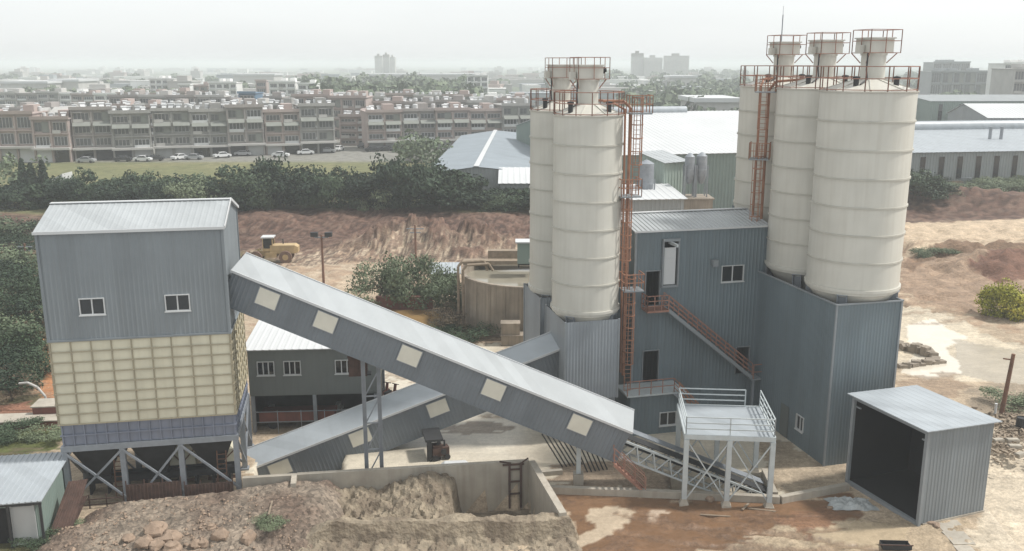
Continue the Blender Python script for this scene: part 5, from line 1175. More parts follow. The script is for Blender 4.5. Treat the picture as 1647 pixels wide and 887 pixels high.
# broken kerb rubble by the right puddle
for k, (u0, v0, u1, v1, h_, lab) in enumerate(((1448, 560, 1500, 575, 0.7, 'dark broken concrete bank standing in the pale puddle'), (1450, 590, 1512, 583, 0.35, 'low broken concrete edge along the puddle'))):
    a = g(u0, v0); b_ = g(u1, v1); mb = MB(); n_ = 12; 
    for j in range(n_):
        q = a.lerp(b_, j/(n_-1)); s_ = h_*rnd.uniform(0.6, 1.2); mb.M = Matrix.Translation(q + Vector((0, rnd.uniform(-0.3,0.3), 0))) @ Matrix.Rotation(rnd.uniform(-0.6,0.6), 4, 'Z') @ Matrix.Rotation(rnd.uniform(-0.4,0.4), 4, 'X')
        mb.box(-0.35, 0.35, -0.3, 0.3, -0.3, s_)
    tag(mb.build('broken_kerb', M['conctank']), lab, 'broken kerb', 'broken kerbs in the puddle')

# ------------------------------------------------------------------ middle ground: tank, cabinet, poles, loader, pond
t = thing('round_tank', 'round stained concrete tank full of silty water behind the silos', 'tank', (TANK_C[0], TANK_C[1], 0))
b = MB(); b.lathe([(TANK_R,-0.2),(TANK_R,4.9),(TANK_R+0.08,4.9),(TANK_R+0.08,5.05),(TANK_R-0.3,5.05),(TANK_R-0.3,3.9)], 96); b.build('wall', M['conctank'], t, True)
b = MB(); b.lathe([(0,4.35),(TANK_R-0.29,4.35)], 96); b.build('water', M['tankwater'], t)
b = MB()
for k in range(10):
    a = R(195 + 13*k); b.box(TANK_R*math.cos(a)-0.1, TANK_R*math.cos(a)+0.1, TANK_R*math.sin(a)-0.12, TANK_R*math.sin(a)+0.05, 0, 4.9)
b.build('buttress', M['conctank'], t)
b = MB(); b.box(-TANK_R, TANK_R, 3.2, 4.4, 4.9, 5.3); b.box(-4.5, 1.5, 4.42, 5.4, 5.0, 6.1); b.build('bridge', M['timber'], t)
for k, dx_ in enumerate((0.0, 0.75)):
    c = at_y(737 + k*8, 410, 85); b = MB(); b.path([(c.x, 84.6, 0), (c.x, 84.6, 5.9 + 0.3*(1-k)), (c.x+0.35, 84.7, 6.3 + 0.3*(1-k)), (c.x+2.4, 85.3, 6.3 + 0.3*(1-k)), (c.x+2.8, 85.5, 5.6)], 0.13, 10)
    tag(b.build('feed_pipe', M['timber'], None, True), ['outer brown pipe arching up into the round tank', 'inner brown pipe arching up into the round tank'][k], 'pipe', 'pipes of the round tank')
c = at_y(842, 415, 88); o = thing('tank_cabin', 'narrow pale cabin with a white roof on the round tank', 'cabin', (c.x, 88, 5.3))
b = MB(); b.box(-0.6, 1.2, 0, 1.4, 0.4, 2.5); b.build('wall', M['greenwall'], o); b = MB(); b.box(-0.8, 1.4, -0.2, 1.6, 2.5, 2.62); b.build('roof', M['white'], o); b = MB(); b.box(-0.55,-0.4,0,0.15,0,0.4); b.box(1.0,1.15,0,0.15,0,0.4); b.box(-0.55,1.15,1.2,1.35,0,0.4); b.build('leg', M['steeld'], o)
for k, (u0, v0, u1, z0_, z1_, lab) in enumerate(((806, 548, 850, 0, 1.0, 'lower concrete block of the steps at the round tank'), (806, 535, 836, 1.0, 2.1, 'upper concrete block stacked at the round tank'))):
    a = at_y(u0, v0, 79.2); b_ = at_y(u1, v0, 79.2); b = MB(); b.box(a.x, b_.x, 79.2+0.1*k, 80.4, z0_, z1_-0.1); b.box(a.x-0.05, b_.x+0.05, 79.15+0.1*k, 80.45, z1_-0.1, z1_)
    tag(b.build('concrete_step', M['conctank']), lab, 'block', 'steps at the round tank')
c = g(715, 470); o = thing('site_cabinet', 'small grey cabin with a pale roof between bush and tank', 'cabin', (c.x, c.y+1, 0), R(3))
b = MB(); b.box(-1.6, 1.6, 0, 2.5, 0, 1.9); b.build('wall', M['shedwall'], o); b = MB(); b.sheet((-1.8,-0.3,1.92),(1.8,-0.3,1.92),(1.8,2.7,2.6),(-1.8,2.7,2.6),0.4,0.03); b.build('roof', M['roofb'], o); b = MB(); b.box(-0.6, 0.9, -0.05, -0.01, 1.2, 1.45); b.build('vent', M['shutter'], o)
# orange pond with its low red wall
c1, c2 = g(600, 505), g(725, 500); pts = gp((596, 520), (610, 500), (690, 500), (725, 512), (700, 532), (640, 545)); b = MB(); b.add([(x, y, 0.10) for x, y in pts], [tuple(range(len(pts)))][::1])
if b.f and True: b.f = [tuple(reversed(b.f[0]))]
tag(b.build('pond', M['water']), kind='structure')
a = g(605, 500); b_ = g(695, 500); b = MB(); b.box(a.x, b_.x, a.y+0.2, a.y+0.8, -0.2, 1.3); b.box(a.x-0.05, b_.x+0.05, a.y+0.15, a.y+0.85, 1.3, 1.4); tag(b.build('pond_wall', M['redtin']), 'low red wall along the far side of the orange pond', 'wall')
def pole(u, vb, vt, lab, arms, m='rustpole', r=0.16):
    c = g(u, vb); top = at_y(u, vt, c.y).z; o = thing('utility_pole', lab, 'pole', (c.x, c.y, 0), 0, 'utility poles behind the plant')
    b = MB(); b.tube((0,0,-0.3),(0,0,top),r,10,r*0.7); b.build('shaft', M[m], o, True)
    b = MB()
    for (z, l_) in arms: b.bar((-l_,0,top-z),(l_,0,top-z),0.12)
    b.build('crossarm', M['steel'], o)
    return o, top
o, top = pole(521, 462, 378, 'lamp pole with two spread floodlights beside the quarry road', [(0.3, 0.8)])
for sx in (-1, 1):
    b = MB(); b.box(sx*0.8-0.4, sx*0.8+0.4, -0.25, 0.25, top-0.2, top+0.3); b.build('floodlight', M['steeld'], o)
pole(669, 425, 362, 'power pole with a crossarm beside the spoil heap', [(0.5, 1.1), (1.0, 0.7)])
o_, top = pole(45, 440, 392, 'power pole standing in the scrub left of the tower', [(0.4, 0.9), (0.9, 0.6)])
# wheel loader
c = g(440, 421); t = thing('wheel_loader', 'dusty yellow wheel loader working on the quarry floor', 'wheel loader', (c.x, c.y, 0), R(4))
b = MB(); b.box(-0.2, 2.9, -0.85, 0.85, 1.2, 2.25); b.add([(2.9,-0.8,1.2),(3.3,-0.7,1.3),(3.3,0.7,1.3),(2.9,0.8,1.2),(2.9,-0.8,2.25),(3.3,-0.7,2.0),(3.3,0.7,2.0),(2.9,0.8,2.25)], [(0,3,2,1),(4,5,6,7),(0,1,5,4),(1,2,6,5),(2,3,7,6)]); b.box(-2.4, -0.2, -0.5, 0.5, 0.8, 1.5); b.box(-0.8, 0.6, -0.95, 0.95, 0.7, 1.35); b.build('body', M['loader'], t)
b = MB(); b.box(-1.15, 0.15, -0.75, 0.75, 1.5, 1.85); 
for x in (-1.1, 0.1):
    for y in (-0.7, 0.7): b.box(x-0.05, x+0.05, y-0.05, y+0.05, 1.85, 3.2)
cb_ = b.build('cab', M['loader'], t)
b = MB(); b.box(-1.04, 0.04, -0.68, 0.68, 1.86, 3.1); b.build('cab_glass', M['glass'], cb_)
b = MB(); b.box(-1.3, 0.3, -0.85, 0.85, 3.2, 3.35); b.build('cab_roof', M['white'], cb_)
for x in (-2.0, 1.75):
    for y in (-1.0, 1.0):
        b = MB(); b.tube((x, y-0.28, 0.78), (x, y+0.28, 0.78), 0.8, 24); wl_ = b.build('wheel', M['mudtyre'], t)
        b = MB(); b.tube((x, y-0.3, 0.78), (x, y+0.3, 0.78), 0.38, 16); b.build('rim', M['loader'], wl_)
b = MB(); b.bar((-1.6,-0.5,1.6),(-3.4,-0.5,0.6),0.18,0.3); b.bar((-1.6,0.5,1.6),(-3.4,0.5,0.6),0.18,0.3); b.build('lift_arm', M['loader'], t)
b = MB(); b.add([(-3.2,-1.35,0.1),(-4.4,-1.35,0.1),(-4.3,-1.35,0.35),(-3.5,-1.35,1.3),(-3.2,-1.35,1.2),(-3.2,1.35,0.1),(-4.4,1.35,0.1),(-4.3,1.35,0.35),(-3.5,1.35,1.3),(-3.2,1.35,1.2)], [(0,1,2,3,4),(9,8,7,6,5),(0,5,6,1),(0,4,9,5),(4,3,8,9)]); b.build('bucket', M['mudtyre'], t)
b = MB(); b.tube((1.3,0.3,2.25),(1.3,0.3,2.9),0.07,8); b.build('exhaust', M['steeld'], t)

# ------------------------------------------------------------------ warehouses beyond
def warehouse(label, a, b_, depth, zb, he, zr_, wall, roof, frac=0.5, name='warehouse', wins=0, vent=None, group=None, off_p=0.6):
    """a, b_: front wall ends (xy); eave at he, ridge at zr_ at the fraction frac of the depth"""
    a = Vector((*a[:2], 0)); b_ = Vector((*b_[:2], 0)); Lw = (b_-a).length; rz_ = math.atan2(b_.y-a.y, b_.x-a.x)
    t = thing(name, label, 'warehouse', (a.x, a.y, zb), rz_, group)
    he -= zb; zr_ -= zb
    w = MB(); yr = depth*frac
    zt_ = lambda u: he + (zr_-he)*(u/yr if u < yr else (1-(u-yr)/(depth-yr) if frac < 1 else 1))
    zt2 = lambda u: zt_(depth-u)
    w.corr((0,0), (Lw,0), -0.5, he, (), off_p, 0.08)
    for p0, p1, f in (((Lw,0),(Lw,yr),lambda u: zt_(u)), ((Lw,yr),(Lw,depth),lambda u: zt_(min(u+yr, depth))), ((0,depth),(0,yr),lambda u: zt_(max(depth-u, yr))), ((0,yr),(0,0),lambda u: zt_(yr-u))):
        if math.dist(p0, p1) > 0.01: w.corr(p0, p1, -0.5, 0, (), off_p, 0.08, ztop=f)
    w.corr((Lw,depth), (0,depth), -0.5, he if frac < 1 else zr_, (), off_p, 0.08)
    w.build('wall', M[wall], t)
    r = MB(); r.sheet((-0.4,-0.5,he),(Lw+0.4,-0.5,he),(Lw+0.4,yr,zr_+0.1),(-0.4,yr,zr_+0.1), 1.0, 0.05)
    if frac < 1: r.sheet((Lw+0.4,depth+0.5,he),(-0.4,depth+0.5,he),(-0.4,yr,zr_+0.1),(Lw+0.4,yr,zr_+0.1), 1.0, 0.05)
    ro = r.build('roof', M[roof], t)
    for k in range(wins):
        x = Lw*(k+0.5)/wins; f = MB(); f.box(x-0.55, x+0.55, -0.14, -0.09, 1.0, he-0.9); f.build('window', M['glass'], t)
    if vent:
        x0, x1, vy, vz, vr = vent; v_ = MB(Matrix.Translation((0, vy, zr_+vz)) @ Matrix.Rotation(R(90), 4, 'Y')); v_.lathe([(0,x0),(vr,x0),(vr,x1),(0,x1)], 20); v_.build('ridge_vent', M['roofb'], ro, True)
    return t
# gabled pale blue warehouse left of the silos: long axis away from the camera
fa = at_y(694, 283, 156); fr = at_y(766, 269, 158); bk = at_y(797, 205, 245)
ax = Vector((bk.x-fr.x, bk.y-fr.y, 0)); Lx = ax.length; axn = ax.normalized(); perp = Vector((axn.y, -axn.x, 0))
half = 8.6; o_ = Vector((fr.x, fr.y, 0)) - perp*half
t = thing('gabled_warehouse', 'long pale blue gabled warehouse behind the dark trees', 'warehouse', (o_.x, o_.y, PLATEAU), math.atan2(perp.y, perp.x))
he, hr = fa.z - PLATEAU, fr.z - PLATEAU
w = MB(); gb = lambda u: he + (hr-he)*(1-abs(u-half)/half)
w.corr((0,0),(half,0),-0.5,0,(),0.6,0.05,ztop=gb); HR = 13.5; w.corr((half,0),(half+HR,0),-0.5,0,(),0.6,0.05,ztop=lambda u: hr-(hr-he)*u/HR); w.corr((half+HR,0),(half+HR,Lx),-0.5,he,(),0.6,0.05); w.corr((0,Lx),(0,0),-0.5,he,(),0.6,0.05); w.corr((half+HR,Lx),(0,Lx),-0.5,he,(),0.6,0.05); w.build('wall', M['greywall'], t)
r = MB(); r.sheet((0-0.5,Lx,he),(0-0.5,-0.3,he),(half,-0.3,hr+0.1),(half,Lx,hr+0.1),1.0,0.05); r.sheet((half+HR+0.5,-0.3,he),(half+HR+0.5,Lx,he),(half,Lx,hr+0.1),(half,-0.3,hr+0.1),1.0,0.05); ro = r.build('roof', M['roofd'], t)
r = MB(); r.bar((half,-0.4,hr+0.17),(half,Lx,hr+0.17),0.9,0.12); r.build('ridge_cap', M['white'], ro)
a = at_y(805, 292, 150); b_ = at_y(862, 290, 150)
warehouse('low white roofed lean-to beside the gabled warehouse', (a.x,150), (b_.x,150), 9, PLATEAU, a.z-0.3, a.z+1.2, 'greywall', 'white', 1.0, 'lean_to')
a = at_y(740, 215, 285); b_ = at_y(860, 212, 285)
warehouse('grey roofed hall beyond the gabled warehouse', (a.x,285), (b_.x,288), 30, PLATEAU, a.z, a.z+3, 'greywall', 'roofb', 0.5, 'far_hall')
# large white roofed hall
a = at_y(985, 250, 150); b_ = at_y(1450, 236, 161)
warehouse('large hall with a white roof and pale green walls between the silo groups', (a.x,150), (b_.x,161), 74, PLATEAU-1, a.z, at_y(1100,184,190).z+0.2, 'greenwall', 'white', 0.55, 'white_hall', vent=((at_y(1032,190,190).x-a.x), (at_y(1180,190,190).x-a.x), 40, 0.3, 0.9))
a = at_y(1069, 262, 136); b_ = at_y(1103, 262, 138.4)
t = warehouse('green sided annex with a white roof before the large hall', (a.x,136), (b_.x,138.4), 5.5, 0, a.z, a.z+1.1, 'annexwall', 'roof', 1.0, 'annex')
a = at_y(1030, 320, 128); b_ = at_y(1098, 325, 128)
warehouse('low pale cream roofed shed just behind the mixing building', (a.x-2,126), (b_.x,127), 9, 0, a.z+0.2, a.z+1.0, 'greywall', 'white', 1.0, 'low_shed')
for k, (u, vt, vb, r_, y_, lab) in enumerate(((1110, 252, 305, 0.72, 135, 'left grey metal bin on a stand beside the green annex'), (1129, 251, 305, 0.80, 135.5, 'right grey metal bin on a stand beside the green annex'), (1040, 263, 305, 1.1, 133, 'pale cylindrical bin partly behind the orange ladder'))):
    c = at_y(u, vt, y_); z1_ = c.z; z0_ = at_y(u, 283 if k < 2 else vb, y_).z; o = thing('metal_bin', lab, 'bin', (c.x, y_, 0), 0, 'metal bins by the annex')
    b = MB(); b.lathe([(0.3,z0_-1.2),(r_,z0_),(r_,z0_+0.9),(r_+0.04,z0_+0.93),(r_,z0_+0.96),(r_,z1_),(0.2,z1_+0.5),(0,z1_+0.55)], 24); b.build('shell', M['steel'], o, True)
    for sx in (-1, 1):
        for sy in (-1, 1):
            b = MB(); b.box(sx*r_-0.09, sx*r_+0.09, sy*r_-0.09, sy*r_+0.09, 5.6 if k < 2 else 0, z0_+1.6); b.build('leg', M['steel'], o)
a = at_y(1100, 318, 134); b = MB(); b.box(a.x, a.x+4.2, 133.5, 138, 0, 5.4); b.box(a.x-0.2, a.x+4.4, 133.3, 138.1, 5.4, 5.6); tag(b.build('plinth_room', M['conctank']), 'squat concrete room below the two grey bins', 'building')
# long warehouse at right
a = at_y(1440, 246, 176); b_ = at_y(1960, 226, 187)
t = warehouse('long grey warehouse with narrow windows and a tube vent at right', (a.x,176), (b_.x,187), 44, PLATEAU, a.z, at_y(1550,210,200).z, 'greywall', 'roofb', 0.55, 'long_warehouse', wins=18, vent=(0, 64, 24.2, 0.5, 1.3))
for k, (u, lab) in enumerate(((1592, 'left grey flue standing on the long warehouse roof'), (1610, 'right grey flue standing on the long warehouse roof'))):
    c = at_y(u, 222, 192); b = MB(Matrix.Translation(c - Vector((0,0,1)))); b.tube((0,0,-0.5),(0,0,3.0),0.32,12); b.tube((0,0,3.0),(0,0,3.3),0.42,12); tag(b.build('roof_flue', M['steel']), lab, 'flue', 'flues on the warehouse roof')
a = at_y(1495, 188, 262); b_ = at_y(1760, 180, 262)
warehouse('grey green industrial building behind the long warehouse', (a.x,262), (b_.x,264), 30, PLATEAU, at_y(1500,163,262).z, at_y(1500,158,262).z+0.3, 'greenwall', 'greywall', 0.5, 'industrial_building', wins=8)
a = at_y(1590, 190, 235); b_ = at_y(1760, 186, 235)
warehouse('low white stepped roof shed at the far right', (a.x,235), (b_.x,235), 22, PLATEAU, a.z, at_y(1640,168,246).z, 'greywall', 'white', 0.6, 'low_shed')
a = at_y(1455, 180, 270); b_ = at_y(1502, 180, 270)
warehouse('small white building just right of the big silo', (a.x,270), (b_.x,270), 12, PLATEAU, at_y(1470,168,270).z, at_y(1470,158,276).z, 'townw', 'white', 1.0, 'white_building', wins=3)
# scrap yard clutter before the long warehouse
for k in range(26):
    u = rnd.uniform(1480, 1660); v = rnd.uniform(276, 296); c = g(u, v, PLATEAU); b = MB(Matrix.Translation(c) @ Matrix.Rotation(rnd.uniform(-0.5,0.5), 4, 'Z')); l_ = rnd.uniform(0.8, 3.0); h_ = rnd.uniform(0.4, 1.4)
    b.box(-l_/2, l_/2, -0.5, 0.5, 0, h_*0.7); b.box(-l_/2+0.1, l_/2-0.2, -0.4, 0.3, h_*0.7, h_)
    m_ = rnd.choice(['shutter', 'white', 'timber', 'steel', 'conc']); tag(b.build('scrap_crate', M[m_]), {'shutter': 'grey', 'white': 'white', 'timber': 'brown', 'steel': 'dark grey', 'conc': 'tan'}[m_] + ' crate among the yard clutter before the long warehouse', 'crate', 'clutter before the long warehouse')

# ------------------------------------------------------------------ town
WIN_CACHE = {}
def terrace(label, a, b_, zb, H, depth, wall, storeys=4, bay=4.4, shop=True, awn=True, name='terrace_block', group='terraced blocks beyond the field', rows=None, winstep=1):
    a = Vector((*a[:2], 0)); b_ = Vector((*b_[:2], 0)); Lw = (b_-a).length; rz_ = math.atan2(b_.y-a.y, b_.x-a.x)
    t = thing(name, label, 'apartment block', (a.x, a.y, zb), rz_, group)
    nb = max(1, round(Lw/bay)); bw = Lw/nb; sh = H/storeys
    w = MB(); w.box(0, Lw, 0.6, depth, -0.5, H)
    for k in range(nb+1):
        x = min(max(k*bw, 0.2), Lw-0.2); w.box(x-0.17, x+0.17, 0.1, 0.6, -0.5, H-0.35)
    for s_ in range(1, storeys): w.box(-0.1, Lw+0.1, 0.0, 0.6, s_*sh-0.15, s_*sh+0.12)
    w.build('wall', M[wall], t)
    r = MB(); r.box(-0.3, Lw+0.3, -0.2, depth+0.2, H, H+0.25); r.box(-0.3, Lw+0.3, -0.2, 0.05, H+0.25, H+0.8); ro = r.build('roof', M[wall], t)
    for k in range(nb):
        if (k*7+3) % 5 < 3: r = MB(); r.box(k*bw+0.6, k*bw+bw*0.75, depth*0.45, depth*0.85, H+0.25, H+1.9); r.build('roof_room', M[wall], ro)
    if shop:
        c = MB(); c.box(-0.2, Lw+0.2, -1.4, 0.0, sh-0.35, sh+0.15); c.build('canopy', M['pale'], t)
        for k in range(nb):
            c = MB(); x0, x1 = k*bw+0.35, (k+1)*bw-0.35; c.box(x0, x1, 0.48, 0.58, 0, sh-0.5)
            for j in range(4): c.box(x0, x1, 0.44, 0.479, 0.2+j*0.6, 0.28+j*0.6)
            c.build('shopfront', M[['shutter', 'glass', 'shutter', 'white', 'steeld'][(k*3 + int(a.x)) % 5]], t)
    nwin = 0
    for s_ in range(1 if shop else 0, storeys):
        for k in range(0, nb, winstep):
            if nwin >= 96: break
            key = (round(bw,1), round(sh,1), 0, rnd.randrange(5))
            if key not in WIN_CACHE:
                f = MB(); ww = bw-1.1; f.box(0.0, ww, -0.02, 0.06, 0.55, 0.65); f.box(0.0, ww, -0.02, 0.06, sh-0.75, sh-0.65)
                for j in range(5): f.box(ww*j/4-0.05, ww*j/4+0.05, -0.02, 0.06, 0.65, sh-0.75)
                if key[3] == 0: f.box(-0.1, ww+0.1, -0.55, -0.5, 0.0, 0.75)
                if key[3] == 3: f.box(-0.1, ww*0.6, -0.7, -0.65, 0.1, 0.9); f.box(-0.1, ww*0.6, -0.7, 0.0, sh-0.65, sh-0.55)
                if key[3] == 4: f.box(ww*0.55, ww+0.1, -0.06, -0.03, 0.3, sh-0.5)
                f.box(ww+0.12, ww+0.62, -0.35, -0.05, 0.5, 1.1)
                fm = f.mesh('window', M[['frame', 'shutter', 'pale', 'pale', 'tile'][key[3]]]); q = MB(); q.box(0.03, ww-0.03, 0.02, 0.05, 0.6, sh-0.7); WIN_CACHE[key] = (fm, q.mesh('pane', M['townglass']))
            fm, pm = WIN_CACHE[key]; f = link('window', fm, t, (k*bw+0.55, 0.53, s_*sh)); link('pane', pm, f); nwin += 1
    if awn:
        for k in range(0, nb):
            if (k*5) % 7 == 6: continue
            zz = (storeys-1)*sh - 0.1; c = MB(); x0, x1 = k*bw+0.25, (k+1)*bw-0.25
            c.add([(x0,-1.1,zz-0.55),(x1,-1.1,zz-0.55),(x1,0.1,zz+0.35),(x0,0.1,zz+0.35),(x0,-1.1,zz-0.7),(x1,-1.1,zz-0.7),(x1,0.1,zz-0.2),(x0,0.1,zz-0.2)], [(0,1,2,3),(7,6,5,4),(0,4,5,1),(1,5,6,2),(3,7,4,0)]); c.build('tiled_awning', M['tile'], t)
    return t, Lw, rz_, nb, bw
# white solar water heaters on the roofs
hb = MB(); hb.tube((-0.9,0,1.25),(0.9,0,1.25),0.32,10); hb.bar((0,-0.1,1.05),(0,-1.1,0.1),1.3,0.06); hb.box(-0.8,-0.72,-0.1,0.1,0,1.0); hb.box(0.72,0.8,-0.1,0.1,0,1.0)
heater_me = hb.mesh('water_heater', M['white'])
tb = MB(); tb.lathe([(0,0),(0.75,0),(0.75,1.5),(0.6,1.65),(0,1.7)], 14); tank_me = tb.mesh('water_tank', M['frame'], True)
nheat = [0]
def heaters(blk, Lw, rz_, zroof, depth, n, lab):
    for k in range(n):
        if nheat[0] > 310: return
        x = Lw*(k+rnd.uniform(0.15, 0.85))/n; y = rnd.uniform(0.15, 0.85)*depth; o = blk.location
        xx = o.x + x*math.cos(rz_) - y*math.sin(rz_); yy = o.y + x*math.sin(rz_) + y*math.cos(rz_)
        is_t = rnd.random() < 0.2
        tag(link('water_tank' if is_t else 'water_heater', tank_me if is_t else heater_me, None, (xx, yy, o.z + zroof), rz_ + rnd.uniform(-0.5, 0.5), rnd.uniform(0.6, 0.95)), ('white round water tank ' if is_t else 'white solar water heater ') + lab, 'water tank' if is_t else 'water heater', 'white water heaters on the town roofs'); nheat[0] += 1
ORD = ['first', 'second', 'third', 'fourth', 'fifth', 'sixth', 'seventh', 'eighth', 'ninth', 'tenth', 'eleventh', 'twelfth']
def split_row(where, a, b_, zb, H, depth, walls, nh, hl, nseg, **kw):
    for i in range(nseg):
        p = a.lerp(b_, i/nseg); q = a.lerp(b_, (i+1)/nseg - 0.0008); dy_ = rnd.uniform(-0.7, 0.7); wl_ = walls[rnd.randrange(len(walls))]; Hs = H*rnd.uniform(0.93, 1.07)
        cn_ = {'town': 'brownish grey', 'town2': 'pinkish', 'pale': 'pale grey', 'townw': 'white', 'towng': 'grey'}[wl_]
        t, Lw, rz_, nb, bw = terrace(f'{cn_} house block, {ORD[i]} from the left {where}', (p.x, p.y+dy_), (q.x, q.y+dy_), zb, Hs, depth, wl_, **kw)
        if nh: heaters(t, Lw, rz_, Hs+0.25, depth, max(1, round(nh/nseg)), hl)
def row(where, u0, v0, u1, v1, vt, depth, walls, nh, hl, nseg, zb=PLATEAU, **kw):
    a = g(u0, v0, zb); b_ = g(u1, v1, zb); H = at_y(u0, vt, a.y).z - zb; split_row(where, a, b_, zb, H, depth, walls, nh, hl, nseg, **kw)
TOWN_W = ['town', 'town2', 'towng', 'pale', 'town']
row('in the long front row facing the field', 120, 260, 541, 246, 182, 11, TOWN_W, 34, 'on the long front terrace roof', 7)
row('in the reddish row at the left edge', -60, 264, 116, 261, 190, 12, ['town2', 'town', 'pale'], 9, 'on the far left terrace roof', 3, storeys=3, awn=False)
row('in the row right of the alley', 592, 243, 860, 236, 178, 12, ['town', 'town2', 'towng'], 24, 'on the terrace roof right of the alley', 5)
def back(where, u0, u1, y, vt, depth, walls, nh, hl, nseg=6, zb=PLATEAU, **kw):
    a = at_y(u0, 200, y); b_ = at_y(u1, 200, y); H = at_y(u0, vt, y).z - zb
    split_row(where, a, b_, zb, H, depth, walls, nh, hl, nseg, shop=False, awn=False, winstep=kw.pop('winstep', 1), **kw)
back('in the second row behind the front terrace', 160, 470, 270, 172, 12, TOWN_W, 32, 'on the second terrace row', 7)
back('in the third row behind the front terrace', 178, 455, 322, 159, 12, ['town', 'pale', 'towng'], 26, 'on the third terrace row', 6)
back('of the pair beside the alley mouth', 472, 590, 286, 160, 14, ['town2', 'town'], 14, 'on the pink blocks by the alley', 2)
back('in the row behind the alley terrace', 600, 850, 292, 165, 12, ['town2', 'pale', 'town'], 26, 'on the terrace behind the alley row', 5)
back('in the farthest row before the woods', 530, 850, 345, 156, 12, ['town2', 'pale', 'townw', 'town'], 32, 'on the farthest pink terrace row', 7)
back('at the far end of the alley', 545, 600, 262, 187, 10, ['town2'], 5, 'on the alley end house', 1)
back('of the low houses at far left', -40, 150, 288, 178, 14, TOWN_W, 10, 'on the low far left houses', 5, storeys=3)
back('in the fourth row near the white flats', 120, 300, 385, 152, 12, ['pale', 'townw', 'town2'], 14, 'on the fourth row roofs', 5)
back('in the scattered row left of the woods', -40, 170, 400, 150, 12, ['pale', 'town', 'townw'], 8, 'on the scattered left row', 6)
# sloped pale roofs on the far-left houses
for k, (u, v, y_) in enumerate(((60, 178, 262), (105, 175, 262), (140, 178, 264), (20, 184, 262))):
    c = at_y(u, v, y_); b = MB(Matrix.Translation(c)); b.add([(-3.5,-2.5,-1),(3.5,-2.5,-1),(3.5,2.5,-1),(-3.5,2.5,-1),(-3,0,0.5),(3.6,0,0.9)], [(0,3,2,1),(0,1,5,4),(2,3,4,5),(1,2,5),(3,0,4)]); b.box(-3.0,3.0,-2.0,2.0,-9,-1.02)
    tag(b.build('pitched_house', M['pale']), ['pale pitched house roof with a raised end, left of the front terrace', 'second pale pitched house roof with a raised end', 'third pale pitched roof nearest the long terrace', 'leftmost pale pitched roof of the far houses'][k], 'house', 'pitched houses at far left')
c = at_y(92, 272, 172); b = MB(Matrix.Translation((c.x, 172, PLATEAU))); b.add([(-1.8,-2,0),(1.8,-2,0),(1.8,2,0),(-1.8,2,0),(-1.8,-2,1.1),(1.8,-2,2.9),(1.8,2,2.9),(-1.8,2,1.1)], [(0,3,2,1),(4,5,6,7),(0,1,5,4),(1,2,6,5),(2,3,7,6),(3,0,4,7)]); tag(b.build('white_kiosk', M['white']), 'small white slanted kiosk among the trees at far left', 'kiosk')
# white flats
for k, (u0, u1, vt, y_, m_, lab) in enumerate(((246, 285, 128, 520, 'townw', 'farther white flats left of the white group'), (292, 310, 137, 430, 'townw', 'narrow white flats at the left end of the white group'), (312, 338, 139, 435, 'town2', 'pinkish flats between the white ones'), (340, 384, 134, 430, 'townw', 'wide white flats in the middle of the white group'), (415, 432, 131, 440, 'town2', 'grey pink flats right of the blue building'), (436, 478, 133, 430, 'townw', 'white flats with balconies right of the blue building'), (482, 510, 136, 425, 'townw', 'white flats with a rounded end before the woods'), (752, 785, 123, 520, 'townw', 'white flats standing alone before the hazy woods'))):
    a = at_y(u0, 200, y_); b_ = at_y(u1, 200, y_); H = at_y(u0, vt, y_).z - PLATEAU
    terrace(lab, (a.x, y_), (b_.x, y_), PLATEAU, H, 10, m_, storeys=5, bay=3.6, shop=False, awn=False, name='white_flats', group='white flats beyond the terraces')
a = at_y(386, 200, 312); b_ = at_y(413, 200, 312); terrace('blue clad building among the brown terraces', (a.x, 312), (b_.x, 312), PLATEAU, at_y(386, 151, 312).z - PLATEAU, 10, 'townb', 4, shop=False, awn=False, name='blue_building', group=None)
# factory and flats in the haze at right
for (u0, u1, vb, vt, y_, m_, lab, st) in ((1490, 1598, 145, 116, 500, 'greywall', 'long grey glazed factory in the haze at right', 3), (1492, 1550, 120, 101, 640, 'greywall', 'grey block with dark upright slots above the glazed factory', 4), (1605, 1660, 130, 103, 460, 'townw', 'white block with square windows at the right edge', 4), (1622, 1668, 155, 112, 330, 'pale', 'pale windowless block at the right edge', 5)):
    a = at_y(u0, 200, y_); b_ = at_y(u1, 200, y_); H = at_y(u0, vt, y_).z - PLATEAU
    terrace(lab, (a.x, y_), (b_.x, y_), PLATEAU, H, 16, m_, storeys=st, bay=6, shop=False, awn=False, name='hazy_block', group='blocks in the haze at right', winstep=1 if 'windowless' not in lab else 50)
# distant high-rises
for k, (u0, u1, vt, y_, lab) in enumerate(((606, 618, 90, 1500, 'left tower of the hazy high rise cluster on the horizon'), (619, 629, 88, 1510, 'middle tower of the hazy high rise cluster'), (630, 638, 92, 1500, 'right tower of the hazy high rise cluster'), (1014, 1032, 86, 1250, 'tallest hazy block right of the silo pair'), (1034, 1062, 93, 1240, 'lower hazy block right of the tallest one'), (1066, 1104, 90, 1260, 'wide hazy block nearest the right silos'))):
    a = at_y(u0, 200, y_); b_ = at_y(u1, 200, y_); H = at_y(u0, vt, y_).z
    o = thing('high_rise', lab, 'tower block', (a.x, y_, 0), 0, 'hazy high rises')
    b = MB(); L_ = b_.x-a.x; b.box(0, L_, 0, 14, 0, H); b.box(L_*0.3, L_*0.6, 3, 9, H, H+3)
    for j in range(int(H/3.2)): b.box(0.3, L_-0.3, -0.5, 0.0, 2+j*3.2, 2.9+j*3.2)
    b.build('wall', M['pale'], o)
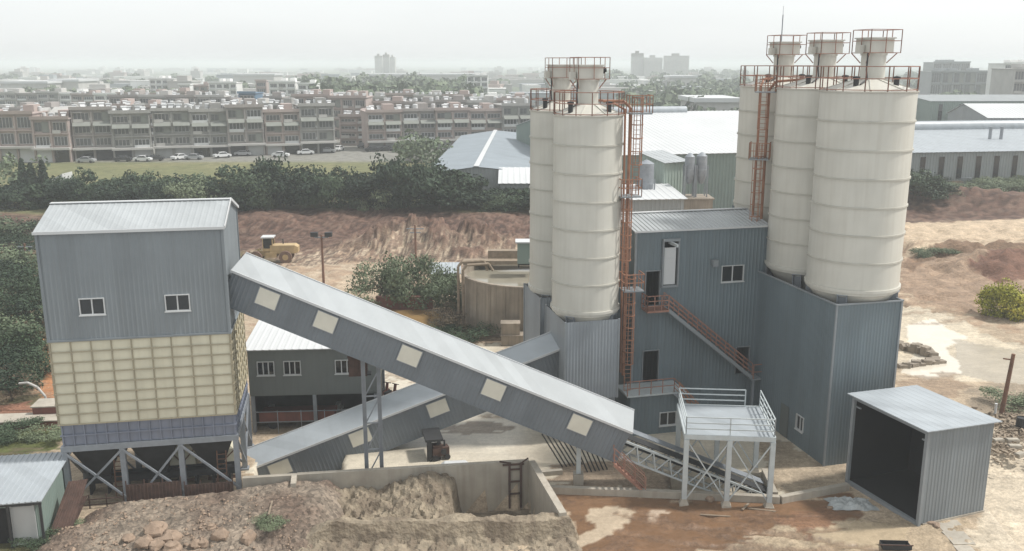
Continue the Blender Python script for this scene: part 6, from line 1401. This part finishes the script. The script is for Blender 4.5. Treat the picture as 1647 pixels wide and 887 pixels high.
# distant low town: small hazy buildings, each by itself
dist_me = []
for k in range(4):
    b = MB(); b.box(-0.5, 0.5, -0.3, 0.3, 0, 1); b.box(-0.52, 0.52, -0.32, 0.32, 1.0, 1.05)
    for j in range(3): b.box(-0.46, 0.46, -0.32, -0.3, 0.15+0.3*j, 0.3+0.3*j)
    if k % 2: b.box(-0.2, 0.25, -0.15, 0.15, 1.05, 1.25)
    dist_me.append(b.mesh('distant_building', M[['townw', 'pale', 'roofb', 'town2'][k]]))
kindn = ['white', 'pale', 'grey blue', 'pinkish']
for k in range(310):
    y_ = 420*math.exp(rnd.uniform(0.15, 2.1)); u = rnd.uniform(-30, 1690); k_ = rnd.choice([0, 0, 1, 1, 2, 3])
    if y_ < 800 and 470 < u < 780: continue
    if 1150 < u < 1480: continue
    c = at_y(u, 130, y_); low = rnd.random() < 0.45
    W_, H_ = (rnd.uniform(30, 80), rnd.uniform(6, 9)) if low else (rnd.uniform(10, 22), rnd.uniform(7, 14))
    zt_ = hz(c.x, y_)
    band = 'near' if y_ < 900 else 'far'
    side = 'left of the silo pair' if u < 850 else ('between the silo groups' if u < 1190 else 'right of the big silos')
    tag(link('distant_building', dist_me[k_], None, (c.x, y_, zt_-1), rnd.uniform(-0.3, 0.3), (W_, rnd.uniform(14, 30), H_)), f"{'long low' if low else 'boxy'} {kindn[k_]} building in the {band} hazy town {side}", 'distant building', 'hazy distant town')
# long pale roofs in the distance
for (u0, u1, v, y_, lab) in ((0, 75, 131, 620, 'long white factory roof at the far left of the haze'), (80, 125, 128, 640, 'white factory roof right of the longest one at far left'), (375, 440, 119, 800, 'flat white factory with dark windows beyond the white flats'), (580, 765, 119, 850, 'very long pale factory roof before the high rises'), (1080, 1120, 122, 700, 'pale factory roof between the silo groups'), (1120, 1190, 158, 330, 'bright flat roof beyond the large white hall')):
    a = at_y(u0, v, y_); b_ = at_y(u1, v, y_); o = thing('factory', lab, 'factory', (a.x, y_, 0), 0, 'pale factories in the haze')
    b = MB(); b.box(0, b_.x-a.x, 0, 30, 0, a.z-1.5); b.build('wall', M['pale'], o); b = MB(); b.box(-1, b_.x-a.x+1, -1, 31, a.z-1.49, a.z); b.build('roof', M['white'], o)
# far woods: one mass
wb = MB(); lobe_me = []
def wood(u0, u1, y0, y1, h0, h1, n, size):
    vs = []; fs = []
    for k in range(n):
        y_ = rnd.uniform(y0, y1); u = rnd.uniform(u0, u1); c = at_y(u, 150, y_); r_ = rnd.uniform(0.35, 0.65)*h1; zc_ = rnd.uniform(h0, h1)*0.65
        zg = hz(c.x, y_) if k % 8 == 0 else wood.z; wood.z = zg
        for j in range(60):
            d = Vector((rnd.gauss(0,1), rnd.gauss(0,1), rnd.gauss(0,1))).normalized(); q = Vector((c.x, y_, zg + zc_)) + Vector((d.x*r_, d.y*r_, d.z*zc_*0.75)); nn = (d + Vector((rnd.gauss(0,0.5), rnd.gauss(0,0.5), rnd.gauss(0,0.5)))).normalized(); a = nn.orthogonal().normalized(); e = nn.cross(a); s_ = size*rnd.uniform(0.6, 1.3); i = len(vs)
            vs += [q-a*s_, q+e*s_, q+a*s_, q-e*s_]; fs.append((i, i+1, i+2, i+3))
    wb.add(vs, fs)
wood.z = 2
wood(480, 780, 400, 800, 8, 13, 130, 1.5); wood(40, 300, 420, 560, 6, 9, 60, 1.3); wood(-40, 860, 600, 1300, 6, 9, 110, 2.2); wood(1000, 1200, 330, 800, 6, 10, 90, 1.5); wood(1440, 1690, 290, 480, 5, 9, 70, 1.0); wood(1440, 1690, 500, 1400, 6, 12, 90, 2.2); wood(650, 715, 205, 232, 3, 6, 16, 0.45); wood(-40, 60, 168, 200, 2, 4, 9, 0.4); wood(1090, 1200, 300, 330, 4, 7, 30, 0.8)
wood(860, 1200, 700, 1800, 6, 12, 110, 2.4)
tag(wb.build('far_woods', M['leaf2']), 'hazy green woods and hedges far beyond the plant', 'woods', kind='stuff')

# cars along the terraces
def car_protos():
    bm_ = MB()
    prof = [(-2.1,0.35),(-2.15,0.75),(-2.0,0.95),(-1.3,1.0),(-0.75,1.42),(0.75,1.45),(1.25,1.02),(2.05,0.88),(2.15,0.6),(2.1,0.35)]
    vs = [(x, -0.85 + (0.12 if z > 1.1 else 0), z) for x, z in prof] + [(x, 0.85 - (0.12 if z > 1.1 else 0), z) for x, z in prof]; n = len(prof)
    bm_.add(vs, [tuple(range(n)), tuple(range(2*n-1, n-1, -1))] + [(i, i+n, (i+1) % n + n, (i+1) % n) for i in range(n)])
    gl = MB(); gl.add([(-1.15,-0.87,1.03),(1.1,-0.87,1.03),(0.68,-0.755,1.38),(-0.7,-0.755,1.38)], [(0,1,2,3)]); gl.add([(-1.15,0.87,1.03),(1.1,0.87,1.03),(0.68,0.755,1.38),(-0.7,0.755,1.38)], [(3,2,1,0)])
    gl.add([(1.27,-0.7,1.04),(1.27,0.7,1.04),(0.8,0.65,1.44),(0.8,-0.65,1.44)], [(0,1,2,3)]); gl.add([(-1.33,-0.7,1.02),(-1.33,0.7,1.02),(-0.8,0.65,1.42),(-0.8,-0.65,1.42)], [(3,2,1,0)])
    wh = MB(); wh.tube((0,-0.1,0),(0,0.1,0),0.32,12)
    return {m: bm_.mesh('body', M[m]) for m in ('carw', 'card', 'cars')}, gl.mesh('car_window', M['glass']), wh.mesh('wheel', M['black'])
bods, gl_me, wh_me = car_protos()
for (u, v, m_, rz_, lab) in ((140, 262, 'cars', 0, 'silver car at the left end of the terrace forecourt'), (199, 260, 'card', 0, 'dark car left of the first white car by the terrace'), (231, 260, 'carw', 0, 'first white car from the left along the terrace'), (250, 259, 'card', 10, 'dark car just right of the first white car'), (290, 257, 'carw', 60, 'white car parked nose out before the grey shutters'), (313, 257, 'cars', 0, 'silver car beside the nose out white car'), (358, 254, 'carw', 40, 'white car in the middle of the terrace forecourt'), (392, 251, 'cars', 0, 'silver car under the dark canopy'), (401, 250, 'carw', 50, 'white car under the dark canopy'), (452, 253, 'carw', 0, 'long white car on the verge before the terrace'), (492, 249, 'carw', 20, 'white car near the right end of the terrace'), (527, 246, 'cars', 0, 'silver car at the right corner of the terrace'), (545, 243, 'carw', 80, 'white car at the mouth of the alley'), (599, 244, 'card', 20, 'dark car at the right corner of the alley'), (622, 243, 'card', 0, 'dark car before the second terrace shops'), (640, 245, 'card', 10, 'black car in front of the second terrace entrance'), (673, 241, 'carw', 0, 'white car before the second terrace'), (700, 239, 'carw', 0, 'white car near the trees before the second terrace'), (585, 238, 'card', 75, 'dark car parked inside the alley'), (575, 230, 'cars', 75, 'silver car parked deeper in the alley'), (565, 225, 'card', 75, 'dark car at the far end of the alley')):
    c = g(u, v, PLATEAU); t = thing('parked_car', lab, 'car', (c.x, c.y - 0.3, PLATEAU + 0.02), R(rz_), 'cars parked before the terraces')
    link('body', bods[m_], t); link('car_window', gl_me, t)
    for x in (-1.35, 1.35):
        for y in (-0.78, 0.78): link('wheel', wh_me, t, (x, y, 0.32))

# ------------------------------------------------------------------ haze, sky, sun
SUN_EL, SUN_AZ = R(54), R(84)      # azimuth clockwise from the viewing direction: sun to the right
b = MB(); b.box(-6200, 6200, -60, 9200, -6.5, 32); hz_o = b.build('haze', None) if False else None
me = bpy.data.meshes.new('haze'); me.from_pydata(b.v, [], b.f)
hm = bpy.data.materials.new('haze_air'); hm.use_nodes = True; nt = hm.node_tree
for n in list(nt.nodes):
    if n.type == 'BSDF_PRINCIPLED': nt.nodes.remove(n)
vol = nd(nt, 'ShaderNodeVolumePrincipled'); vol.inputs['Color'].default_value = (0.92, 0.96, 0.98, 1); vol.inputs['Density'].default_value = 0.00056; vol.inputs['Anisotropy'].default_value = 0.0
nt.links.new(vol.outputs[0], [n for n in nt.nodes if n.type == 'OUTPUT_MATERIAL'][0].inputs['Volume'])
me.materials.append(hm); tag(link('haze', me), kind='stuff')
w = bpy.data.worlds.new('World'); sc.world = w; w.use_nodes = True; nt = w.node_tree
bg = nt.nodes['Background']
sky = nd(nt, 'ShaderNodeTexSky', sky_type='NISHITA'); sky.sun_disc = False; sky.sun_elevation = SUN_EL; sky.sun_rotation = SUN_AZ; sky.air_density = 1.0; sky.dust_density = 1.5; sky.ozone_density = 1.0
hs = nd(nt, 'ShaderNodeHueSaturation'); hs.inputs['Saturation'].default_value = 0.25
nt.links.new(sky.outputs[0], hs.inputs['Color'])
# a high thin overcast veils most of the sky
tc = nd(nt, 'ShaderNodeTexCoord'); mp = nd(nt, 'ShaderNodeMapping'); mp.inputs['Scale'].default_value = (1, 1, 5)
cn = nd(nt, 'ShaderNodeTexNoise'); cn.inputs['Scale'].default_value = 2.0; cn.inputs['Detail'].default_value = 5
nt.links.new(tc.outputs['Generated'], mp.inputs[0]); nt.links.new(mp.outputs[0], cn.inputs['Vector'])
cr = nd(nt, 'ShaderNodeValToRGB'); cr.color_ramp.elements[0].color = (3.08, 3.2, 3.22, 1); cr.color_ramp.elements[1].color = (3.5, 3.6, 3.58, 1)
cr.color_ramp.elements[0].position = 0.3; cr.color_ramp.elements[1].position = 0.7
nt.links.new(cn.outputs['Fac'], cr.inputs[0])
mx = nd(nt, 'ShaderNodeMix', data_type='RGBA'); mx.inputs[0].default_value = 0.8
nt.links.new(hs.outputs[0], mx.inputs[6]); nt.links.new(cr.outputs[0], mx.inputs[7]); nt.links.new(mx.outputs[2], bg.inputs['Color']); bg.inputs['Strength'].default_value = 0.15
sl = bpy.data.lights.new('sun', 'SUN'); sl.energy = 2.3; sl.angle = R(5); sl.color = (1.0, 0.965, 0.91)
so = bpy.data.objects.new('sun', sl); C.objects.link(so)
sd_ = Vector((math.sin(SUN_AZ)*math.cos(SUN_EL), math.cos(SUN_AZ)*math.cos(SUN_EL), math.sin(SUN_EL)))
so.rotation_euler = sd_.to_track_quat('Z', 'Y').to_euler(); so.location = (60, -40, 90)
sc.view_settings.view_transform = 'Standard'; sc.view_settings.look = 'None'; sc.view_settings.exposure = 0.84; sc.view_settings.gamma = 1.0
sc.cycles.use_denoising = True; sc.cycles.max_bounces = 6; sc.cycles.diffuse_bounces = 3; sc.cycles.glossy_bounces = 2; sc.cycles.volume_bounces = 1
sc.cycles.caustics_reflective = False; sc.cycles.caustics_refractive = False
sc.render.resolution_x = 1024; sc.render.resolution_y = 551
